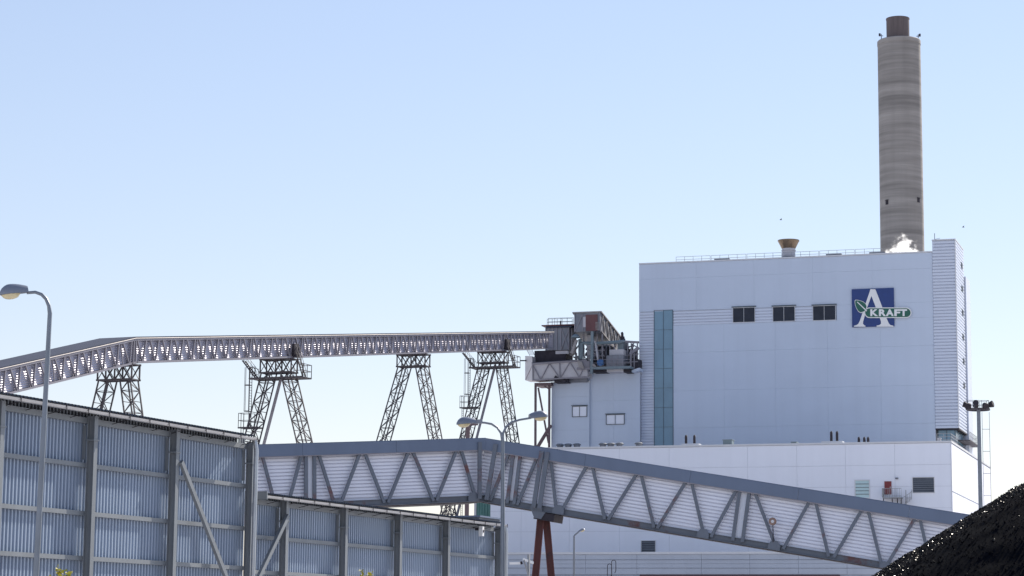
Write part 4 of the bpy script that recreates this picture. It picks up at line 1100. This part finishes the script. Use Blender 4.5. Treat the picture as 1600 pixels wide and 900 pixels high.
# ------------------------------------------------------------------ street lamps
def lamp_head(parent, base, d, L, W_, H_, tilt=0.0, lens=True):
    """lofted luminaire along direction d, starting at base"""
    d = Vector(d).normalized(); sd_ = d.cross(Vector((0, 0, 1))).normalized(); u_ = sd_.cross(d).normalized()
    shell = MB(); n = 10; seg = 14; rings = []
    for i in range(n + 1):
        t = i / n
        w = W_ * (.30 + .70 * math.sin(math.pi * min(1, .18 + .62 * t)) ** .8) * (1 if t < .75 else math.sqrt(max(.03, 1 - ((t - .75) / .25) ** 2 * .93)))
        h = H_ * (.45 + .55 * math.sin(math.pi * min(.95, .12 + .6 * t))) * (1 if t < .6 else math.sqrt(max(.05, 1 - ((t - .6) / .4) ** 2 * .92)))
        c = base + d * (L * t); i0 = len(shell.v)
        for k in range(seg):
            a = math.pi * k / (seg - 1)
            shell.v.append(c + sd_ * (math.cos(a) * w / 2) + u_ * (math.sin(a) * h))
        rings.append(i0)
    for i in range(n):
        for k in range(seg):
            k2 = (k + 1) % seg; shell.f.append((rings[i] + k, rings[i] + k2, rings[i + 1] + k2, rings[i + 1] + k))
    shell.f.append(tuple(rings[0] + k for k in range(seg))); shell.f.append(tuple(rings[n] + k for k in range(seg)))
    hd = add(shell, 'lamp_head', M_lamp, parent, smooth=True)
    le = MB(); rings = []
    for i in range(9):
        t = i / 8; w = W_ * .86 * math.sqrt(max(.02, 1 - (2 * t - 1) ** 2 * .97)); h = H_ * .5 * math.sqrt(max(.02, 1 - (2 * t - 1) ** 2 * .97))
        c = base + d * (L * (.28 + .66 * t)); i0 = len(le.v); rings.append(i0)
        for k in range(10):
            a = math.pi * k / 9; le.v.append(c + sd_ * (math.cos(a) * w / 2) - u_ * (math.sin(a) * h + .004))
    for i in range(8):
        for k in range(10):
            k2 = (k + 1) % 10; le.f.append((rings[i] + k, rings[i] + k2, rings[i + 1] + k2, rings[i + 1] + k))
    add(le, 'lens', M_lens, hd, smooth=True)
    return hd

GL = 'street lamps in the yard'
dl = 60.0
q = P(57, 900, dl); topp = P(78, 500, dl)
sl1 = thing('street_lamp', 'tall single arm street lamp in front of the tall shed', 'street lamp', (q.x, q.y, 0), GL)
foot = Vector((q.x - .06, dl, 0)); tz = P(78, 490, dl)
b = MB()
arc = [foot, foot.lerp(tz, .3), foot.lerp(tz, .6), tz, P(76.5, 478, dl), P(72, 467, dl), P(65, 460, dl), P(55, 456.5, dl), P(42, 457.5, dl)]
b.tube(arc, [.088, .08, .073, .06, .052, .048, .045, .042, .04], 12); add(b, 'pole', M_galv, sl1, smooth=True)
lamp_head(sl1, P(43.5, 457, dl), P(1, 459.5, dl - .25) - P(43, 455.5, dl), .74, .36, .27)
dl = 76.0
q = P(787, 900, dl)
sl2 = thing('street_lamp', 'double arm street lamp in front of the bend of the near conveyor', 'street lamp', (q.x, q.y, 0), GL)
tp = P(785.5, 690, dl); foot = Vector((q.x, dl, 0))
b = MB(); b.tube([foot, foot.lerp(tp, .4), foot.lerp(tp, .7), tp, P(785, 678, dl)], [.10, .085, .07, .055, .05], 12); add(b, 'pole', M_galv, sl2, smooth=True)
b = MB(); b.tube([P(785, 690, dl), P(783, 677, dl), P(777, 668, dl), P(768, 662.5, dl), P(757, 660.5, dl), P(744, 660, dl)], [.045, .042, .04, .038, .035, .035], 10); add(b, 'arm', M_galv, sl2, smooth=True)
b = MB(); b.tube([P(785.2, 690, dl), P(786, 677, dl), P(791, 667, dl), P(799, 660, dl), P(812, 656, dl), P(830, 653, dl)], [.045, .042, .04, .038, .035, .035], 10); add(b, 'arm', M_galv, sl2, smooth=True)
b = MB(); b.bar(P(754, 658.5, dl), P(741, 659, dl), .14, .13); add(b, 'arm_sleeve', M_lamp, sl2)
lamp_head(sl2, P(742.5, 661, dl), P(712, 661.5, dl - .2) - P(742, 659, dl), .64, .34, .23)
lamp_head(sl2, P(827.5, 654, dl), P(858, 649, dl + .2) - P(827, 652, dl), .64, .34, .23)
dl = 140.0
q = P(896.8, 900, dl); tp = P(897, 838, dl)
sl3 = thing('street_lamp', 'small lamp with a bent arm in front of the white hall, past the red support', 'street lamp', (q.x, q.y, 0), GL)
b = MB(); b.tube([Vector((q.x, q.y, 0)), Vector((q.x, q.y, tp.z * .5)), tp, P(898.5, 835.8, dl), P(905, 830.5, dl)], [.08, .07, .055, .05, .045], 10); add(b, 'pole', M_galv, sl3, smooth=True)
lamp_head(sl3, P(904.3, 831.5, dl), P(915, 826, dl) - P(904.3, 830.5, dl), .42, .26, .13)

# thin steel post behind, seen over and under the near conveyor
q = P(730, 800, 200); tp = P(731, 662, 200)
po = thing('steel_post', 'brown steel post with a short crossbar seen behind the near conveyor', 'post', (q.x, q.y, 0))
b = MB(); b.tube([Vector((tp.x, tp.y, 0)), tp], .2, 10); add(b, 'shaft', M_pbrown, po, smooth=True)
b = MB(); b.bar(P(729, 664, 200), P(747, 663, 200), .16); add(b, 'crossbar', M_pbrown, po)

# high mast with floodlights and caged ladder
dm = 285.0
q = P(1535, 790, dm); tp = P(1529, 640, dm)
hm = thing('light_mast', 'tall mast with a ring of dark floodlights in front of the white side wall', 'light mast', (q.x, q.y, 0))
qx = Vector((tp.x, tp.y, 0))
b = MB(); b.tube([qx, Vector((*qx.xy, tp.z * .5)), Vector((*qx.xy, tp.z * .5 + .02)), tp], [.36, .31, .27, .23], 14); add(b, 'pole', M_galv, hm, smooth=True)
b = MB(); kk = 24
ringp = [tp + Vector((math.cos(2 * math.pi * i / kk) * 1.35, math.sin(2 * math.pi * i / kk) * 1.35, 0)) for i in range(kk + 1)]
for a, c in zip(ringp[:-1], ringp[1:]): b.bar(a, c, .12, .22)
for i in range(0, kk, 6): b.bar(tp, ringp[i], .12, .16)
add(b, 'head_ring', M_lattice, hm)
for i in range(9):
    a = 2 * math.pi * i / 9 + .15; r_ = Vector((math.cos(a), math.sin(a), 0)); p = tp + r_ * 1.35 + Vector((0, 0, .12))
    b = MB(); b.bar(p, p + Vector((0, 0, .25)), .08)
    c = p + Vector((0, 0, .42)); d_ = (r_ * .8 + Vector((0, 0, -.45 if i % 2 else .25))).normalized()
    b.tube([c - d_ * .1, c + d_ * .05, c + d_ * .5, c + d_ * .56], [.14, .28, .38, .36], 10); add(b, 'floodlight', M_equipdark, hm, smooth=True)
b = MB()
lx = tp + Vector((1.05, .9, 0))
for s in (-.45, .45): b.bar(Vector((lx.x + s, lx.y, 0)), Vector((lx.x + s, lx.y, tp.z - .2)), .055)
for i in range(1, 12): z = tp.z - 2.75 * i + .4; b.bar(Vector((lx.x - .45, lx.y, z)), Vector((lx.x + .45, lx.y, z)), .06) if z > 0 else None
add(b, 'ladder', M_rail, hm)
pz = tp + Vector((.05, .9, .1))
railing(hm, [pz + Vector((-1.2, 0, 0)), pz + Vector((1.4, 0, 0)), pz + Vector((1.4, 1.2, 0)), pz + Vector((-1.2, 1.2, 0)), pz + Vector((-1.2, 0, 0))], h=1.15, every=.95, r=.025, name='top_railing')

# small boom beside the low shed's end
q = P(815, 880, 118)
bo = thing('loading_ramp_frame', 'pale bar and slanted frame standing beside the end of the low shed', 'frame', (q.x, q.y, 0))
b = MB(); b.bar(P(796, 880.3, 118), P(813, 880, 118), .1, .12); add(b, 'bar', M_signwhite, bo)
b = MB(); b.bar(P(813, 880, 118), P(816.5, 879, 118), .15); add(b, 'bar_end', M_equipdark, bo)
b = MB(); b.bar(P(817.5, 873.8, 118), P(833, 879.5, 118.6), .08, .12); add(b, 'top_bar', M_signwhite, bo)
b = MB(); p = P(818.5, 875, 118); q2 = P(827, 902, 118.3); q2 = q2 + (q2 - p) * (q2.z / (p.z - q2.z)); b.bar(p, q2, .06); p = P(826, 866, 118.3); b.bar(p, Vector((p.x, p.y, 0)), .12); add(b, 'stand', M_rail, bo)

# ------------------------------------------------------------------ coal heap
PX, PY, PH = 18.2, 64.0, 7.9
def coal_z(x, y):
    r = math.hypot((x - PX), (y - PY) * (.62 if y > PY else .9))
    n = mnoise.noise(Vector((x * .35, y * .35, 0))) * .13 + mnoise.noise(Vector((x * 1.3, y * 1.3, 3))) * .06
    return PH + 1.2 - math.sqrt((r * .66) ** 2 + 1.44) + n
b = MB(); nx = 200; x0, x1, y0, y1 = PX - 15.5, PX + 16, PY - 17, PY + 24
idx = {}
for j in range(nx + 1):
    for i in range(nx + 1):
        x = x0 + (x1 - x0) * i / nx; y = y0 + (y1 - y0) * j / nx
        z = coal_z(x, y) + mnoise.noise(Vector((x * 5, y * 5, 7))) * .02
        b.v.append(Vector((x, y, max(-.3, z))))
for j in range(nx):
    for i in range(nx):
        o = j * (nx + 1) + i; b.f.append((o, o + 1, o + nx + 2, o + nx + 1))
cp = add(b, 'coal_heap', M_coal, None, 'glistening black coal heap with a steep slope at the frame edge', True, 'coal heap', origin=(PX, PY, 0), recalc=False)
cp.data.shade_smooth()
rr = random.Random(11); lump = MB(); fines = MB()
for _ in range(75000):
    x = rr.uniform(PX - 13, PX + 4); y = rr.uniform(PY - 12, PY + 9); z = coal_z(x, y)
    ang = math.degrees(math.atan2(PY - y, PX - x))      # glint band put in: glossy lumps along the outline, matte ones on the face
    if z < .8 or not -40 < ang < 100: continue
    glint_band = ang < 14 or rr.random() < .05
    if not glint_band and rr.random() < .4: continue
    s = .007 * (1 + rr.expovariate(.9)); s = min(s, .032); c = Vector((x, y, z + s * .3)); mb_ = lump if glint_band else fines; i = len(mb_.v)
    for d_ in ((1, 0, 0), (-1, 0, 0), (0, 1, 0), (0, -1, 0), (0, 0, 1), (0, 0, -1)):
        j_ = Vector((rr.uniform(-.5, .5), rr.uniform(-.5, .5), rr.uniform(-.5, .5)))
        mb_.v.append(c + (Vector(d_) + j_) * s)
    for f in ((0, 2, 4), (2, 1, 4), (1, 3, 4), (3, 0, 4), (2, 0, 5), (1, 2, 5), (3, 1, 5), (0, 3, 5)): mb_.f.append(tuple(i + k for k in f))
add(lump, 'coal_lump', M_lump, cp, kind='stuff'); add(fines, 'coal_fines', M_coal, cp, kind='stuff')

# ------------------------------------------------------------------ yellow-leaved young trees poking in at the bottom
def sapling(px, py, d, label, n, spread, seed):
    rr = random.Random(seed); top = P(px, py, d)
    t = thing('young_tree', label, 'tree', (top.x, top.y, 0), 'yellow leaved young trees')
    b = MB(); b.tube([Vector((top.x, top.y, 0)), Vector((top.x + .05, top.y, top.z * .5)), top], [.05, .035, .008], 6)
    tips = []
    for i in range(14):
        f = .35 + .6 * i / 14; z = top.z * f; a = i * 2.4; L_ = spread * (1.05 - f) * 2.2 + .1
        p = Vector((top.x, top.y, z)); q = p + Vector((math.cos(a) * L_, math.sin(a) * L_, L_ * 1.1)); b.tube([p, q], [.014, .004], 5); tips.append((p, q))
    tips.append((Vector((top.x, top.y, top.z * .85)), top))
    add(b, 'trunk', M_stem, t)
    lf = MB()
    for _ in range(n):
        p, q = rr.choice(tips); c = p.lerp(q, rr.uniform(.3, 1.0)) + Vector((rr.gauss(0, .03), rr.gauss(0, .03), rr.gauss(0, .03)))
        d1 = Vector((rr.gauss(0, 1), rr.gauss(0, 1), rr.gauss(.3, .7))).normalized(); d2 = d1.cross(Vector((rr.gauss(0, 1), rr.gauss(0, 1), rr.gauss(0, 1)))).normalized()
        l = rr.uniform(.03, .06); w = l * .55
        lf.quad(c - d1 * l * .2, c + d1 * l * .5 + d2 * w, c + d1 * l * 1.2, c + d1 * l * .5 - d2 * w)
    add(lf, 'crown', M_yellow, t, recalc=False)
sapling(93, 889, 40, 'yellow leaved tree top in front of the tall shed', 700, .3, 1)
sapling(566, 892, 60, 'yellow leaved tree top in front of the low shed', 900, .45, 2)

# two birds far off
for px, py, d, lb in ((1220, 343.5, 200, 'tiny dark bird in the sky above the copper funnel'), (1505, 355, 200, 'tiny dark bird in the sky above the stair tower')):
    c = P(px, py, d); b = MB()
    b.tube([c + Vector((-.10, 0, 0)), c + Vector((-.03, 0, .01)), c + Vector((.05, 0, .01)), c + Vector((.12, 0, -.01))], [.012, .04, .035, .008], 8)
    for s in (-1, 1):
        b.hexa([c + Vector((-.03, 0, .02)), c + Vector((.05, 0, .01)), c + Vector((.05, s * .2, .09)), c + Vector((0, s * .2, .09)), c + Vector((-.03, 0, .04)), c + Vector((.05, 0, .025)), c + Vector((.05, s * .2, .10)), c + Vector((0, s * .2, .10))])
    add(b, 'bird', M_bird, None, lb, True, 'bird', 'birds over the plant', origin=c)

# ------------------------------------------------------------------ steam behind the parapet
sc_ = FM.pt(FM.uv(1412, 388, -6)[0], zT + .2, -6)
vm = bpy.data.materials.new('steam'); vm.use_nodes = True
nt = vm.node_tree; nt.nodes.clear()
out = nt.nodes.new('ShaderNodeOutputMaterial'); vol = nt.nodes.new('ShaderNodeVolumePrincipled')
vol.inputs['Color'].default_value = (1, 1, 1, 1); vol.inputs['Anisotropy'].default_value = .55
tc = nt.nodes.new('ShaderNodeTexCoord'); nz = nt.nodes.new('ShaderNodeTexNoise'); nz.inputs['Scale'].default_value = .95; nz.inputs['Detail'].default_value = 5; nz.inputs['Roughness'].default_value = .6
nt.links.new(tc.outputs['Object'], nz.inputs['Vector'])
def math_node(op, a, c):
    n = nt.nodes.new('ShaderNodeMath'); n.operation = op
    for k, x in enumerate((a, c)):
        if isinstance(x, (int, float)): n.inputs[k].default_value = x
        else: nt.links.new(x, n.inputs[k])
    return n.outputs[0]
sx = nt.nodes.new('ShaderNodeSeparateXYZ'); nt.links.new(tc.outputs['Object'], sx.inputs[0])
# plume: wide at the foot, a curl rising in the middle
fall = math_node('SUBTRACT', 1.22, math_node('MULTIPLY', math_node('ABSOLUTE', sx.outputs[0], 0), .30))
fall = math_node('SUBTRACT', fall, math_node('MULTIPLY', math_node('MAXIMUM', sx.outputs[2], 0), .29))
fall = math_node('SUBTRACT', fall, math_node('MULTIPLY', math_node('ABSOLUTE', sx.outputs[1], 0), .35))
den = math_node('ADD', fall, math_node('MULTIPLY', math_node('SUBTRACT', nz.outputs['Fac'], .54), 3.0))
den = math_node('MULTIPLY', math_node('MAXIMUM', den, 0), 2.6)
nt.links.new(den, vol.inputs['Density']); nt.links.new(vol.outputs[0], out.inputs['Volume'])
b = MB(); f_ = Fr(sc_, Vector((1, 0, 0)), Vector((0, -1, 0))); b.box(f_, -4.4, 4.4, -.15, 4.6, -2.2, 2.2)
sm = add(b, 'steam_plume', vm, None, 'white sunlit steam puff in front of the chimney foot', False, 'steam', kind='stuff', origin=sc_)
